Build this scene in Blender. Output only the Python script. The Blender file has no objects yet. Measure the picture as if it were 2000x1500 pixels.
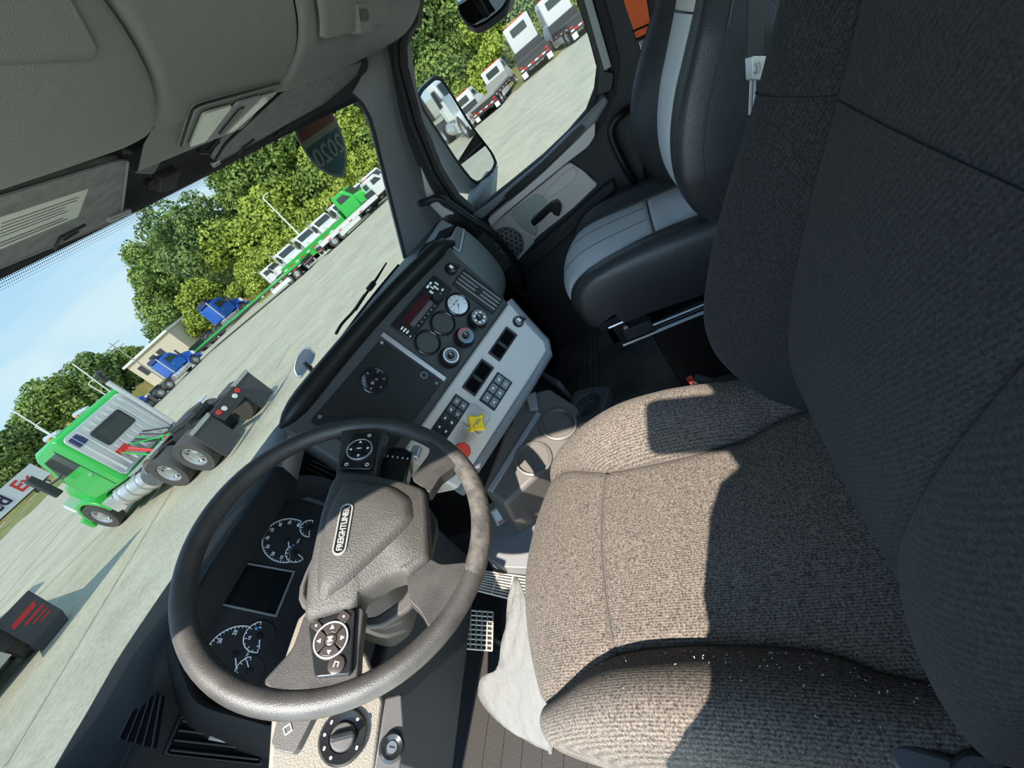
import bpy, math, random
import numpy as np
from mathutils import Vector, Matrix
random.seed(7)
scn = bpy.context.scene
COL = scn.collection
# ------------------------------------------------------------------ camera
F_PX, CX, CY = 832.0, 1000.0, 750.0
RC = np.array([[0.13610478, -0.81025421, -0.57005578],
               [0.67793716, -0.34341321, 0.64997583],
               [-0.72241034, -0.47492681, 0.50256126]])      # world -> camera axes
CAM = np.array([0.0, 0.0, 1.15])                               # 1.15 m above the cab floor
cd = bpy.data.cameras.new('camera'); cam = bpy.data.objects.new('camera', cd); COL.objects.link(cam)
cd.sensor_width = 36.0; cd.lens = F_PX * 36.0 / 2000.0; cd.clip_start = 0.01; cd.clip_end = 900
m4 = Matrix([list(r) for r in RC.T]).to_4x4(); m4.translation = Vector(CAM)
cam.matrix_world = m4
scn.camera = cam
# ------------------------------------------------------------------ sky
world = bpy.data.worlds.new('sky'); scn.world = world; world.use_nodes = True
nt = world.node_tree; nt.nodes.clear()
def wn(t, **k):
    n = nt.nodes.new(t)
    for a, b in k.items(): setattr(n, a, b)
    return n
w_out = wn('ShaderNodeOutputWorld'); w_bg = wn('ShaderNodeBackground'); w_tc = wn('ShaderNodeTexCoord')
w_sep = wn('ShaderNodeSeparateXYZ'); nt.links.new(w_tc.outputs['Generated'], w_sep.inputs[0])
w_rmp = wn('ShaderNodeValToRGB'); nt.links.new(w_sep.outputs['Z'], w_rmp.inputs['Fac'])
w_rmp.color_ramp.elements[0].position = 0.0; w_rmp.color_ramp.elements[0].color = (0.52, 0.74, 0.86, 1)
w_rmp.color_ramp.elements[1].position = 0.45; w_rmp.color_ramp.elements[1].color = (0.24, 0.50, 0.86, 1)
w_map = wn('ShaderNodeMapping'); w_map.inputs['Scale'].default_value = (1.0, 1.6, 4.2); w_map.inputs['Rotation'].default_value = (0.25, 0.1, 0.5)
nt.links.new(w_tc.outputs['Generated'], w_map.inputs[0])
w_ns = wn('ShaderNodeTexNoise'); w_ns.inputs['Scale'].default_value = 2.1; w_ns.inputs['Detail'].default_value = 6; w_ns.inputs['Roughness'].default_value = 0.55
w_ns.inputs['Distortion'].default_value = 0.6
nt.links.new(w_map.outputs[0], w_ns.inputs['Vector'])
w_cr = wn('ShaderNodeValToRGB'); nt.links.new(w_ns.outputs['Fac'], w_cr.inputs['Fac'])
w_cr.color_ramp.elements[0].position = 0.43; w_cr.color_ramp.elements[0].color = (0, 0, 0, 1)
w_cr.color_ramp.elements[1].position = 0.78; w_cr.color_ramp.elements[1].color = (0.9, 0.9, 0.9, 1)
w_mx = wn('ShaderNodeMixRGB'); nt.links.new(w_cr.outputs[0], w_mx.inputs[0]); nt.links.new(w_rmp.outputs[0], w_mx.inputs[1])
w_mx.inputs[2].default_value = (0.74, 0.83, 0.86, 1)
nt.links.new(w_mx.outputs[0], w_bg.inputs['Color']); w_bg.inputs['Strength'].default_value = 1.15
nt.links.new(w_bg.outputs[0], w_out.inputs[0])
# ------------------------------------------------------------------ sun (behind and left of the driver's door)
SUN_DIR = Vector((0.645, 0.205, -0.735)).normalized()
sl = bpy.data.lights.new('sun', 'SUN'); sl.energy = 3.25; sl.angle = 0.009; sl.color = (1.0, 0.93, 0.82)
so = bpy.data.objects.new('sun', sl); COL.objects.link(so); so.location = (-6, -3, 8)
so.rotation_euler = SUN_DIR.to_track_quat('-Z', 'Y').to_euler()
# ------------------------------------------------------------------ exposure
vs = scn.view_settings
vs.view_transform = 'Standard'; vs.look = 'None'; vs.exposure = 2.53; vs.gamma = 1.0; vs.use_curve_mapping = False

# ================================================================== helpers
def ray(px, py):
    v = np.array([px - CX, -(py - CY), -F_PX]); return RC.T @ (v / np.linalg.norm(v))
def on(px, py, **k):
    """point seen at a photo pixel, on the plane x=, y= or z= of the cab"""
    (a, v), = k.items(); i = 'xyz'.index(a); r = ray(px, py); return Vector(CAM + r * ((v - CAM[i]) / r[i]))
class Frame:
    """right / up / normal frame of a panel"""
    def __init__(s, p0, r, u):
        s.p = Vector(p0); s.r = Vector(r).normalized(); u = Vector(u); s.u = (u - s.r * u.dot(s.r)).normalized(); s.n = s.r.cross(s.u)
        s.M = Matrix([[s.r[i], s.u[i], s.n[i], s.p[i]] for i in range(3)] + [[0, 0, 0, 1]])
    def at(s, u, v, w=0.0): return s.p + s.r * u + s.u * v + s.n * w
    def hit(s, px, py, w=0.0):
        r = Vector(ray(px, py)); c = Vector(CAM); t = (s.p + s.n * w - c).dot(s.n) / r.dot(s.n); d = c + r * t - s.p
        return (d.dot(s.r), d.dot(s.u))
    def sub(s, u, v, w=0.0, rot=0.0):
        c, q = math.cos(rot), math.sin(rot); return Frame(s.at(u, v, w), s.r * c + s.u * q, s.u * c - s.r * q)
def yaw_tilt(p0, yaw, tilt):
    y, t = math.radians(yaw), math.radians(tilt)
    r = Vector((math.cos(y), math.sin(y), 0)); n0 = Vector((math.sin(y), -math.cos(y), 0))
    return Frame(p0, r, Vector((0, 0, 1)) * math.cos(t) - n0 * math.sin(t))
I4 = Matrix.Identity(4)
def T(x, y, z): return Matrix.Translation((x, y, z))
def RZ(a): return Matrix.Rotation(a, 4, 'Z')
def rrect(w, h, r, n=4, cx=0, cy=0):
    r = min(r, w / 2 - 1e-5, h / 2 - 1e-5); o = []
    for k, (sx, sy) in enumerate(((1, 1), (-1, 1), (-1, -1), (1, -1))):
        for i in range(n + 1):
            a = math.pi / 2 * (k + i / n); o.append((cx + sx * (w / 2 - r) + r * math.cos(a), cy + sy * (h / 2 - r) + r * math.sin(a)))
    return o
def circle(r, n=24, cx=0, cy=0, a0=0): return [(cx + r * math.cos(a0 + 2 * math.pi * i / n), cy + r * math.sin(a0 + 2 * math.pi * i / n)) for i in range(n)]
def smooth_poly(pts, r=0.25, n=3):
    """round the corners of a closed polygon"""
    o = []; N = len(pts)
    for i in range(N):
        p, a, b = Vector(pts[i]), Vector(pts[i - 1]), Vector(pts[(i + 1) % N])
        q0 = p + (a - p) * r; q1 = p + (b - p) * r
        for k in range(n + 1):
            t = k / n; o.append(tuple(q0 * (1 - t) ** 2 + p * 2 * t * (1 - t) + q1 * t * t))
    return o
def spline(pts, n=6):
    P = [Vector(p) for p in pts]; P = [P[0] * 2 - P[1]] + P + [P[-1] * 2 - P[-2]]; o = []
    for i in range(1, len(P) - 2):
        for k in range(n):
            t = k / n; a, b, c, d = P[i - 1:i + 3]
            o.append(0.5 * ((2 * b) + (c - a) * t + (2 * a - 5 * b + 4 * c - d) * t * t + (-a + 3 * b - 3 * c + d) * t ** 3))
    o.append(P[-2]); return o
class MB:
    """collects shapes; build() links them as one mesh object"""
    def __init__(s): s.v = []; s.f = []
    def add(s, vs, fs, M=None):
        b = len(s.v); s.v += [tuple(M @ Vector(p)) if M is not None else tuple(p) for p in vs]; s.f += [tuple(b + i for i in f) for f in fs]; return s
    def box(s, c, d, M=None):
        x, y, z = d[0] / 2, d[1] / 2, d[2] / 2
        vs = [(c[0] + i * x, c[1] + j * y, c[2] + k * z) for k in (-1, 1) for j in (-1, 1) for i in (-1, 1)]
        return s.add(vs, [(0, 2, 3, 1), (4, 5, 7, 6), (0, 1, 5, 4), (2, 6, 7, 3), (0, 4, 6, 2), (1, 3, 7, 5)], M)
    def bb(s, a, b, M=None): return s.box([(a[i] + b[i]) / 2 for i in range(3)], [abs(b[i] - a[i]) for i in range(3)], M)
    def prism(s, pts, z0, z1, M=None, top=None):
        """2-D outline extruded along local z; top: another outline of the same length for the z1 end"""
        n = len(pts); top = top or pts
        a = sum(pts[i][0] * pts[(i + 1) % n][1] - pts[(i + 1) % n][0] * pts[i][1] for i in range(n))
        vs = [(p[0], p[1], z0) for p in pts] + [(p[0], p[1], z1) for p in top]
        fs = [tuple(range(n - 1, -1, -1)), tuple(range(n, 2 * n))] + [(i, (i + 1) % n, n + (i + 1) % n, n + i) for i in range(n)]
        if a * (z1 - z0) < 0: fs = [f[::-1] for f in fs]
        return s.add(vs, fs, M)
    def ring(s, out, inn, z0, z1, M=None):
        """flat ring between two outlines of equal length, extruded"""
        n = len(out); vs = [(p[0], p[1], z) for z in (z0, z1) for q in (out, inn) for p in q]; fs = []
        for i in range(n):
            j = (i + 1) % n
            fs += [(2 * n + i, 2 * n + j, 3 * n + j, 3 * n + i), (i, n + i, n + j, j), (i, j, 2 * n + j, 2 * n + i), (n + i, 3 * n + i, 3 * n + j, n + j)]
        return s.add(vs, fs, M)
    def loft(s, loops, M=None, closed=True, cap=(False, False)):
        n = len(loops[0]); vs = [tuple(p) for L in loops for p in L]; fs = []
        for k in range(len(loops) - 1):
            for i in range(n if closed else n - 1):
                j = (i + 1) % n; fs.append((k * n + i, k * n + j, (k + 1) * n + j, (k + 1) * n + i))
        if cap[0]: fs.append(tuple(range(n - 1, -1, -1)))
        if cap[1]: fs.append(tuple(range((len(loops) - 1) * n, len(loops) * n)))
        return s.add(vs, fs, M)
    def tube(s, path, r, n=10, M=None, closed=False, flat=1.0):
        P = [Vector(p) for p in path]; N = len(P); loops = []; up = None
        R = r if isinstance(r, (list, tuple)) else [r] * N
        for i in range(N):
            t = (P[(i + 1) % N] - P[i - 1]) if closed else (P[min(i + 1, N - 1)] - P[max(i - 1, 0)]); t.normalize()
            if up is None: up = Vector((0, 0, 1)) if abs(t.z) < 0.9 else Vector((1, 0, 0))
            a = t.cross(up); a.normalize(); b = a.cross(t); b.normalize(); up = b
            loops.append([P[i] + a * (R[i] * math.cos(2 * math.pi * k / n)) + b * (R[i] * flat * math.sin(2 * math.pi * k / n)) for k in range(n)])
        if closed: loops.append(loops[0])
        return s.loft(loops, M, True, (not closed, not closed))
    def cyl(s, p0, p1, r0, r1=None, n=16, M=None):
        return s.tube([p0, p1], [r0, r0 if r1 is None else r1], n, M)
    def lathe(s, prof, n=24, M=None, cap=(True, True)):
        """profile of (radius, height) about local z"""
        loops = [[(r * math.cos(2 * math.pi * k / n), r * math.sin(2 * math.pi * k / n), h) for k in range(n)] for r, h in prof]
        return s.loft(loops, M, True, cap)
    def grid(s, fn, nu, nv, M=None):
        vs = [tuple(fn(i / nu, j / nv)) for j in range(nv + 1) for i in range(nu + 1)]; w = nu + 1
        return s.add(vs, [(j * w + i, j * w + i + 1, (j + 1) * w + i + 1, (j + 1) * w + i) for j in range(nv) for i in range(nu)], M)
    def mesh(s, name):
        me = bpy.data.meshes.new(name); me.from_pydata(s.v, [], s.f); me.validate(); me.update(); return me
    def build(s, name, mat, parent=None, ang=38, bevel=0, seg=2, solid=0, sub=0):
        return link(name, s.mesh(name), mat, parent, ang, bevel, seg, solid, sub)
def world_of(o): return Matrix.Translation(o.location) if o.type == 'EMPTY' else I4
def link(name, me, mat, parent=None, ang=38, bevel=0, seg=2, solid=0, sub=0):
    o = bpy.data.objects.new(name, me); COL.objects.link(o)
    if mat is not None and not me.materials: me.materials.append(mat)
    if ang and len(me.polygons):
        me.polygons.foreach_set('use_smooth', [True] * len(me.polygons))
        me.set_sharp_from_angle(angle=math.radians(ang))
    if parent is not None:
        o.parent = parent
        if parent.type == 'EMPTY': o.matrix_parent_inverse = Matrix.Translation(parent.location).inverted()
    if solid: md = o.modifiers.new('solidify', 'SOLIDIFY'); md.thickness = solid; md.offset = 0
    if bevel: md = o.modifiers.new('bevel', 'BEVEL'); md.width = bevel; md.segments = seg; md.limit_method = 'ANGLE'; md.angle_limit = math.radians(35); md.harden_normals = False
    if sub: md = o.modifiers.new('subsurf', 'SUBSURF'); md.levels = sub; md.render_levels = sub
    return o
def tag(o, label=None, cat=None, group=None, kind=None):
    for k, v in (('label', label), ('category', cat), ('group', group), ('kind', kind)):
        if v: o[k] = v
    return o
def thing(name, label, cat, loc=(0, 0, 0), group=None):
    o = bpy.data.objects.new(name, None); COL.objects.link(o); o.location = loc; o.empty_display_size = 0.05
    return tag(o, label, cat, group)
def copy_tree(o, parent=None):
    c = o.copy(); COL.objects.link(c)
    if parent is not None: c.parent = parent
    for ch in list(o.children): copy_tree(ch, c)
    return c
_txt = {}
def text(name, s, size, frame, mat, parent, depth=0.0006, align='CENTER', bold=0.0, sx=1.0, rot=0.0, mirror=False, shear=0.0):
    """flat lettering lying on a frame"""
    key = (s, round(size, 5), align, bold, round(depth, 5), shear)
    if key not in _txt:
        c = bpy.data.curves.new(name, 'FONT'); c.body = s; c.size = size; c.align_x = align; c.align_y = 'CENTER'; c.extrude = depth; c.offset = bold; c.resolution_u = 3; c.shear = shear
        o = bpy.data.objects.new('text_tmp', c); COL.objects.link(o)
        me = bpy.data.meshes.new_from_object(o.evaluated_get(bpy.context.evaluated_depsgraph_get()))
        bpy.data.objects.remove(o); _txt[key] = me
    me = _txt[key].copy(); me.materials.clear(); me.name = name
    M = frame.M @ Matrix.Rotation(rot, 4, 'Z') @ Matrix.Diagonal((-sx if mirror else sx, 1, 1, 1)); me.transform(M)
    return link(name, me, mat, parent, 0)

# ================================================================== materials
def mat(name, col, rough=0.6, metal=0.0, bump=0.0, bscale=400.0, var=0.0, vscale=8.0, spec=0.5, emit=0.0, coat=0.0, col2=None, detail=3.0, stretch=None, bdist=0.002):
    m = bpy.data.materials.new(name); m.use_nodes = True; t = m.node_tree; b = t.nodes['Principled BSDF']
    b.inputs['Base Color'].default_value = (*col, 1); b.inputs['Roughness'].default_value = rough; b.inputs['Metallic'].default_value = metal
    b.inputs['Specular IOR Level'].default_value = spec; b.inputs['Coat Weight'].default_value = coat
    tc = t.nodes.new('ShaderNodeTexCoord'); vec = tc.outputs['Object']
    if stretch:
        mp = t.nodes.new('ShaderNodeMapping'); mp.inputs['Scale'].default_value = stretch; t.links.new(vec, mp.inputs[0]); vec = mp.outputs[0]
    if var or col2:
        n = t.nodes.new('ShaderNodeTexNoise'); n.inputs['Scale'].default_value = vscale; n.inputs['Detail'].default_value = detail; t.links.new(vec, n.inputs['Vector'])
        r = t.nodes.new('ShaderNodeValToRGB'); t.links.new(n.outputs['Fac'], r.inputs['Fac'])
        r.color_ramp.elements[0].position = 0.32; r.color_ramp.elements[1].position = 0.68
        c2 = col2 or tuple(min(1, c * (1 + var)) for c in col); c1 = col if col2 else tuple(c * (1 - var) for c in col)
        r.color_ramp.elements[0].color = (*c1, 1); r.color_ramp.elements[1].color = (*c2, 1)
        t.links.new(r.outputs[0], b.inputs['Base Color'])
    if bump:
        n = t.nodes.new('ShaderNodeTexNoise'); n.inputs['Scale'].default_value = bscale; n.inputs['Detail'].default_value = 2; t.links.new(vec, n.inputs['Vector'])
        bp = t.nodes.new('ShaderNodeBump'); bp.inputs['Strength'].default_value = bump; bp.inputs['Distance'].default_value = bdist
        t.links.new(n.outputs['Fac'], bp.inputs['Height']); t.links.new(bp.outputs[0], b.inputs['Normal'])
    if emit: b.inputs['Emission Color'].default_value = (*col, 1); b.inputs['Emission Strength'].default_value = emit
    return m
def fabric(name, c1, c2, scale=270.0, axis='X', rough=0.95, rib=0.6, fleck=1.25):
    """woven cloth: ribs a few millimetres apart with pale and dark flecks"""
    m = bpy.data.materials.new(name); m.use_nodes = True; t = m.node_tree; b = t.nodes['Principled BSDF']; L = t.links.new
    b.inputs['Roughness'].default_value = rough; b.inputs['Specular IOR Level'].default_value = 0.15; b.inputs['Sheen Weight'].default_value = 0.03; b.inputs['Sheen Roughness'].default_value = 0.6
    tc = t.nodes.new('ShaderNodeTexCoord')
    w = t.nodes.new('ShaderNodeTexWave'); w.bands_direction = axis; w.inputs['Scale'].default_value = scale * 0.33; w.inputs['Distortion'].default_value = 2.2; w.inputs['Detail'].default_value = 2; w.inputs['Detail Scale'].default_value = 6
    L(tc.outputs['Object'], w.inputs['Vector'])
    n = t.nodes.new('ShaderNodeTexNoise'); n.inputs['Scale'].default_value = scale * fleck; n.inputs['Detail'].default_value = 3; n.inputs['Roughness'].default_value = 0.7; L(tc.outputs['Object'], n.inputs['Vector'])
    a = t.nodes.new('ShaderNodeMath'); a.operation = 'MULTIPLY_ADD'; L(w.outputs['Fac'], a.inputs[0]); a.inputs[1].default_value = rib * 0.5; L(n.outputs['Fac'], a.inputs[2])
    r = t.nodes.new('ShaderNodeValToRGB'); L(a.outputs[0], r.inputs['Fac'])
    r.color_ramp.elements[0].position = 0.40; r.color_ramp.elements[0].color = (*c1, 1); r.color_ramp.elements[1].position = 0.80; r.color_ramp.elements[1].color = (*c2, 1)
    L(r.outputs[0], b.inputs['Base Color'])
    bp = t.nodes.new('ShaderNodeBump'); bp.inputs['Strength'].default_value = 0.55; bp.inputs['Distance'].default_value = 0.0016; L(a.outputs[0], bp.inputs['Height']); L(bp.outputs[0], b.inputs['Normal'])
    return m
def glass(name, tint, gloss=1.0, rough=0.0):
    """thin pane: tinted see-through with a Fresnel reflection"""
    m = bpy.data.materials.new(name); m.use_nodes = True; t = m.node_tree; t.nodes.clear(); L = t.links.new
    o = t.nodes.new('ShaderNodeOutputMaterial'); mx = t.nodes.new('ShaderNodeMixShader'); tr = t.nodes.new('ShaderNodeBsdfTransparent'); gl = t.nodes.new('ShaderNodeBsdfGlossy'); fr = t.nodes.new('ShaderNodeFresnel')
    tr.inputs['Color'].default_value = (*tint, 1); gl.inputs['Roughness'].default_value = rough; gl.inputs['Color'].default_value = (gloss, gloss, gloss, 1); fr.inputs['IOR'].default_value = 1.45
    L(fr.outputs[0], mx.inputs[0]); L(tr.outputs[0], mx.inputs[1]); L(gl.outputs[0], mx.inputs[2]); L(mx.outputs[0], o.inputs[0]); return m
K = {}
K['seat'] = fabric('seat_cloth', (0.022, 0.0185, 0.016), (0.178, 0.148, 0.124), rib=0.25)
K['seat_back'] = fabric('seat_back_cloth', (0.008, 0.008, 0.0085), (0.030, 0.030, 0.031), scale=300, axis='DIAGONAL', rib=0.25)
K['seam'] = mat('seam_thread', (0.06, 0.055, 0.05), 0.9)
K['leather_black'] = mat('black_leather', (0.028, 0.028, 0.029), 0.42, bump=0.25, bscale=260)
K['leather_grey'] = mat('grey_leather', (0.56, 0.57, 0.585), 0.5, bump=0.25, bscale=260)
K['plastic_black'] = mat('black_plastic', (0.009, 0.0095, 0.010), 0.42, spec=0.35, bump=0.18, bscale=900)
K['plastic_dark'] = mat('charcoal_plastic', (0.030, 0.032, 0.034), 0.6, spec=0.35, bump=0.25, bscale=700)
K['plastic_gloss'] = mat('gloss_black_plastic', (0.012, 0.012, 0.013), 0.2)
K['plastic_grey'] = mat('warm_grey_plastic', (0.62, 0.575, 0.53), 0.5, bump=0.2, bscale=800)
K['plastic_beige'] = mat('beige_grained_plastic', (0.165, 0.142, 0.115), 0.6, bump=0.6, bscale=420)
K['plastic_green'] = mat('grey_green_plastic', (0.36, 0.39, 0.365), 0.55, bump=0.2, bscale=700)
K['plastic_mid'] = mat('mid_grey_plastic', (0.18, 0.185, 0.195), 0.5, bump=0.2, bscale=700)
K['stack'] = mat('slate_dash_plastic', (0.052, 0.056, 0.057), 0.55, spec=0.35, bump=0.2, bscale=800)
K['overhead'] = mat('overhead_grained_plastic', (0.175, 0.180, 0.166), 0.62, bump=0.45, bscale=520)
K['visor'] = mat('sun_visor_vinyl', (0.19, 0.195, 0.185), 0.8, bump=0.2, bscale=300, var=0.18, vscale=40)
K['rubber'] = mat('black_rubber', (0.02, 0.02, 0.021), 0.75, bump=0.3, bscale=500)
K['mat_floor'] = mat('floor_mat_rubber', (0.15, 0.143, 0.14), 0.7, bump=0.35, bscale=350, var=0.3, vscale=6)
K['wheel'] = mat('worn_wheel_polyurethane', (0.036, 0.033, 0.031), 0.45, bump=0.3, bscale=700, var=0.25, vscale=28)
K['wheel_pad'] = mat('grained_hub_plastic', (0.046, 0.042, 0.038), 0.5, bump=0.75, bscale=560)
K['button'] = mat('brown_black_button', (0.035, 0.027, 0.025), 0.35)
K['white'] = mat('white_print', (0.85, 0.87, 0.88), 0.5)
K['dial_print'] = mat('dial_print', (0.9, 0.92, 0.95), 0.6)
K['blue_print'] = mat('blue_print', (0.08, 0.28, 0.7), 0.5)
K['red_print'] = mat('red_print', (0.75, 0.05, 0.04), 0.5)
K['orange_print'] = mat('orange_print', (0.85, 0.3, 0.05), 0.5)
K['chrome'] = mat('chrome', (0.75, 0.76, 0.78), 0.16, 1.0)
K['steel'] = mat('brushed_steel', (0.55, 0.56, 0.57), 0.35, 1.0)
K['silver'] = mat('silver_paint', (0.50, 0.50, 0.51), 0.35, 0.6)
K['pewter'] = mat('pewter_trim', (0.42, 0.40, 0.40), 0.35, 0.5)
K['alu'] = mat('worn_pedal_metal', (0.55, 0.50, 0.42), 0.5, 0.6, bump=0.3, bscale=200)
K['screen'] = mat('dark_screen_glass', (0.006, 0.008, 0.010), 0.12)
K['dial_face'] = mat('dial_face', (0.014, 0.015, 0.017), 0.5)
K['yellow'] = mat('yellow_knob', (0.95, 0.62, 0.01), 0.4)
K['red'] = mat('red_knob', (0.75, 0.06, 0.03), 0.4)
K['orange_belt'] = mat('orange_webbing', (0.90, 0.15, 0.03), 0.7, bump=0.4, bscale=400)
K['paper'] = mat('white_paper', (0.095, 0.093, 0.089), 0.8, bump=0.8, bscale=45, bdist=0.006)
K['lens'] = mat('lamp_lens', (0.30, 0.31, 0.27), 0.25, coat=0.6, bump=0.5, bscale=180)
K['label_paper'] = mat('visor_label', (0.62, 0.63, 0.57), 0.7)
K['label_print'] = mat('label_print', (0.13, 0.13, 0.13), 0.7)
K['sticker_red'] = mat('sticker_red', (0.60, 0.24, 0.17), 0.6)
K['sticker_blue'] = mat('sticker_blue', (0.16, 0.36, 0.38), 0.6)
K['sticker_pale'] = mat('sticker_pale', (0.80, 0.82, 0.66), 0.6)
K['glass'] = glass('window_glass', (0.175, 0.180, 0.172), 0.26)
K['mirror'] = mat('mirror_glass', (0.85, 0.87, 0.87), 0.02, 1.0)
K['frit'] = mat('windshield_frit', (0.008, 0.008, 0.016), 0.4)
K['white_body'] = mat('white_bodywork', (0.78, 0.79, 0.78), 0.35, coat=0.4)
K['key_grey'] = mat('key_panel_plastic', (0.07, 0.066, 0.063), 0.5, bump=0.2, bscale=700)
K['glass_clear'] = glass('clear_rear_glass', (0.82, 0.85, 0.83), 0.4)
K['dash_top'] = mat('dash_top_pad', (0.026, 0.028, 0.032), 0.42, spec=0.6, bump=0.12, bscale=700)
K['void'] = mat('dark_opening_void', (0.004, 0.004, 0.005), 0.95, spec=0.05)
K['lint'] = mat('lint', (0.35, 0.35, 0.36), 0.8)
K['driver_pad'] = mat('driver_dash_pad', (0.010, 0.0105, 0.0115), 0.75, spec=0.25, bump=0.25, bscale=700)
# ================================================================== cab shell (setting)
K['wall'] = mat('dark_cab_lining', (0.04, 0.04, 0.042), 0.8, bump=0.3, bscale=300)
K['tan'] = mat('tan_back_lining', (0.42, 0.40, 0.35), 0.8, bump=0.3, bscale=200)
def struct(o): o['kind'] = 'structure'; return o
floor = struct(MB().bb((-0.16, -0.85, -0.06), (1.86, 1.34, 0.0)).build('floor', K['mat_floor']))
for i in range(5):                                   # moulded ribs of the rubber floor cover on the passenger side
    y = 0.58 + i * 0.028; MB().prism(rrect(0.86, 0.010, 0.004), 0.0, 0.007, T(1.34, y, 0)).build('rib', K['mat_floor'], floor)
struct(MB().bb((-0.16, 1.30, 0.0), (1.86, 1.36, 0.72)).build('wall_front', K['wall']))
bw_ = MB().ring([(-0.16, 0), (1.86, 0), (1.86, 1.66), (-0.16, 1.66)], [(0.25, 0.78), (1.45, 0.78), (1.45, 1.42), (0.25, 1.42)], 0.80, 0.85, Matrix(((1, 0, 0, 0), (0, 0, -1, 0), (0, 1, 0, 0), (0, 0, 0, 1))))
struct(bw_.build('wall_back', K['tan'])); struct(MB().add([(0.25, -0.83, 0.78), (1.45, -0.83, 0.78), (1.45, -0.83, 1.42), (0.25, -0.83, 1.42)], [(0, 1, 2, 3)]).build('window_3', K['glass_clear'], None, 0))
rf = MB().bb((-0.16, -0.85, 1.60), (1.86, 0.46, 1.66)); rf.bb((-0.18, -0.85, 1.49), (-0.10, 0.40, 1.62)); rf.bb((1.74, -0.85, 1.44), (1.86, 0.60, 1.62))
rf.prism([(0.40, 1.60), (0.40, 1.66), (0.80, 1.615), (1.04, 1.47), (1.01, 1.445), (0.78, 1.575)], -0.22, 1.86, Matrix(((0, 0, 1, 0), (1, 0, 0, 0), (0, 1, 0, 0), (0, 0, 0, 1))))
rf.prism([(0.28, 1.45), (0.62, 1.43), (0.76, 1.41), (1.0, 1.45), (0.8, 1.61), (0.28, 1.64)], 1.69, 1.86, Matrix(((0, 0, 1, 0), (1, 0, 0, 0), (0, 1, 0, 0), (0, 0, 0, 1))))
struct(rf.build('ceiling', K['overhead']))
# driver's side wall with the open door: pillars, sill and an added shadow-casting panel
def side_prism(pts, x0, x1): return MB().add([], []).prism([(y, z) for y, z in pts], x0, x1, Matrix(((0, 0, 1, 0), (1, 0, 0, 0), (0, 1, 0, 0), (0, 0, 0, 1))))
wl = side_prism([(-0.85, 0.0), (0.20, 0.0), (0.20, 0.68), (0.165, 0.77), (0.125, 0.825), (0.085, 0.86), (0.058, 0.90), (0.046, 0.945), (-0.021, 1.075), (-0.058, 1.125), (-0.114, 1.16), (-0.118, 1.25), (-0.155, 1.36), (-0.16, 1.50), (-0.85, 1.50)], -0.16, -0.10)  # front edge stepped to cast a standing person's shadow on the seat
struct(wl.build('wall_left', K['wall'], bevel=0.008))
ap = side_prism([(0.98, 0.0), (1.34, 0.0), (1.34, 0.80), (1.13, 0.86), (0.86, 1.34), (0.80, 1.50), (0.26, 1.50), (0.33, 1.475), (0.42, 1.425), (0.655, 1.256), (0.715, 1.12), (0.755, 1.0), (0.76, 0.86), (0.80, 0.62), (0.90, 0.30)], -0.20, -0.135)
struct(ap.build('wall_left_front', K['plastic_dark'], bevel=0.008)); 
an = thing('phone_shadow_panel', 'dark rounded unseen panel on the driver side door pillar, added to cast a phone shadow', 'shadow panel', (-0.09, -0.05, 1.28))
BG = Matrix(((0, 0, 1, -0.15), (1, 0, 0, -0.121), (0, 1, 0, 1.318), (0, 0, 0, 1))) @ Matrix.Rotation(math.radians(19), 4, 'Z')
MB().prism(rrect(0.21, 0.128, 0.022), -0.012, 0.014, BG).build('cover', K['plastic_dark'], an, bevel=0.003)  # added out of view, sized and turned to throw a phone's shadow on the cushion
MB().prism(rrect(0.075, 0.02, 0.008), 0.012, 0.020, BG).build('slot', K['plastic_black'], an)

# ------------------------------------------------------------------ windshield
def ws_s(x): return (x - 0.77) / 0.87
def ws_bot(x): s = abs(ws_s(x)); return Vector((x, 1.31 - 0.25 * s ** 3.2, 0.800 + 0.045 * s * s))
def ws_top(x): s = abs(ws_s(x)); return Vector((x * 0.975 + 0.019, 1.0 - 0.21 * s ** 3.2, 1.412 - 0.055 * s ** 4))
def ws(x, t): a, b_ = ws_bot(x), ws_top(x); p = a.lerp(b_, t); p.y += 0.035 * math.sin(math.pi * t); return p
gl = MB().grid(lambda u, v: ws(-0.12 + 1.80 * u, -0.07 + 1.07 * v), 40, 11).build('window_1', K['glass']); struct(gl)
MB().grid(lambda u, v: ws(-0.12 + 1.78 * u, 0.984 + 0.02 * v) + Vector((0, -0.003, -0.001)), 60, 2).build('frit_band', K['frit'], gl)
b = MB()
for row in range(4):
    for i in range(420):
        p = ws(-0.10 + 1.72 * (i + 0.5 * (row % 2)) / 420, 0.9805 - 0.0062 * row); r_ = 0.00145 - 0.00024 * row; p.y -= 0.003
        b.add([p + Vector((-r_, 0, 0)), p + Vector((0, 0.001, -r_)), p + Vector((r_, 0, 0)), p + Vector((0, -0.001, r_))], [(0, 1, 2, 3)])
tag(b.build('frit_dots', K['frit'], gl, ang=0), kind='stuff')
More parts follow.
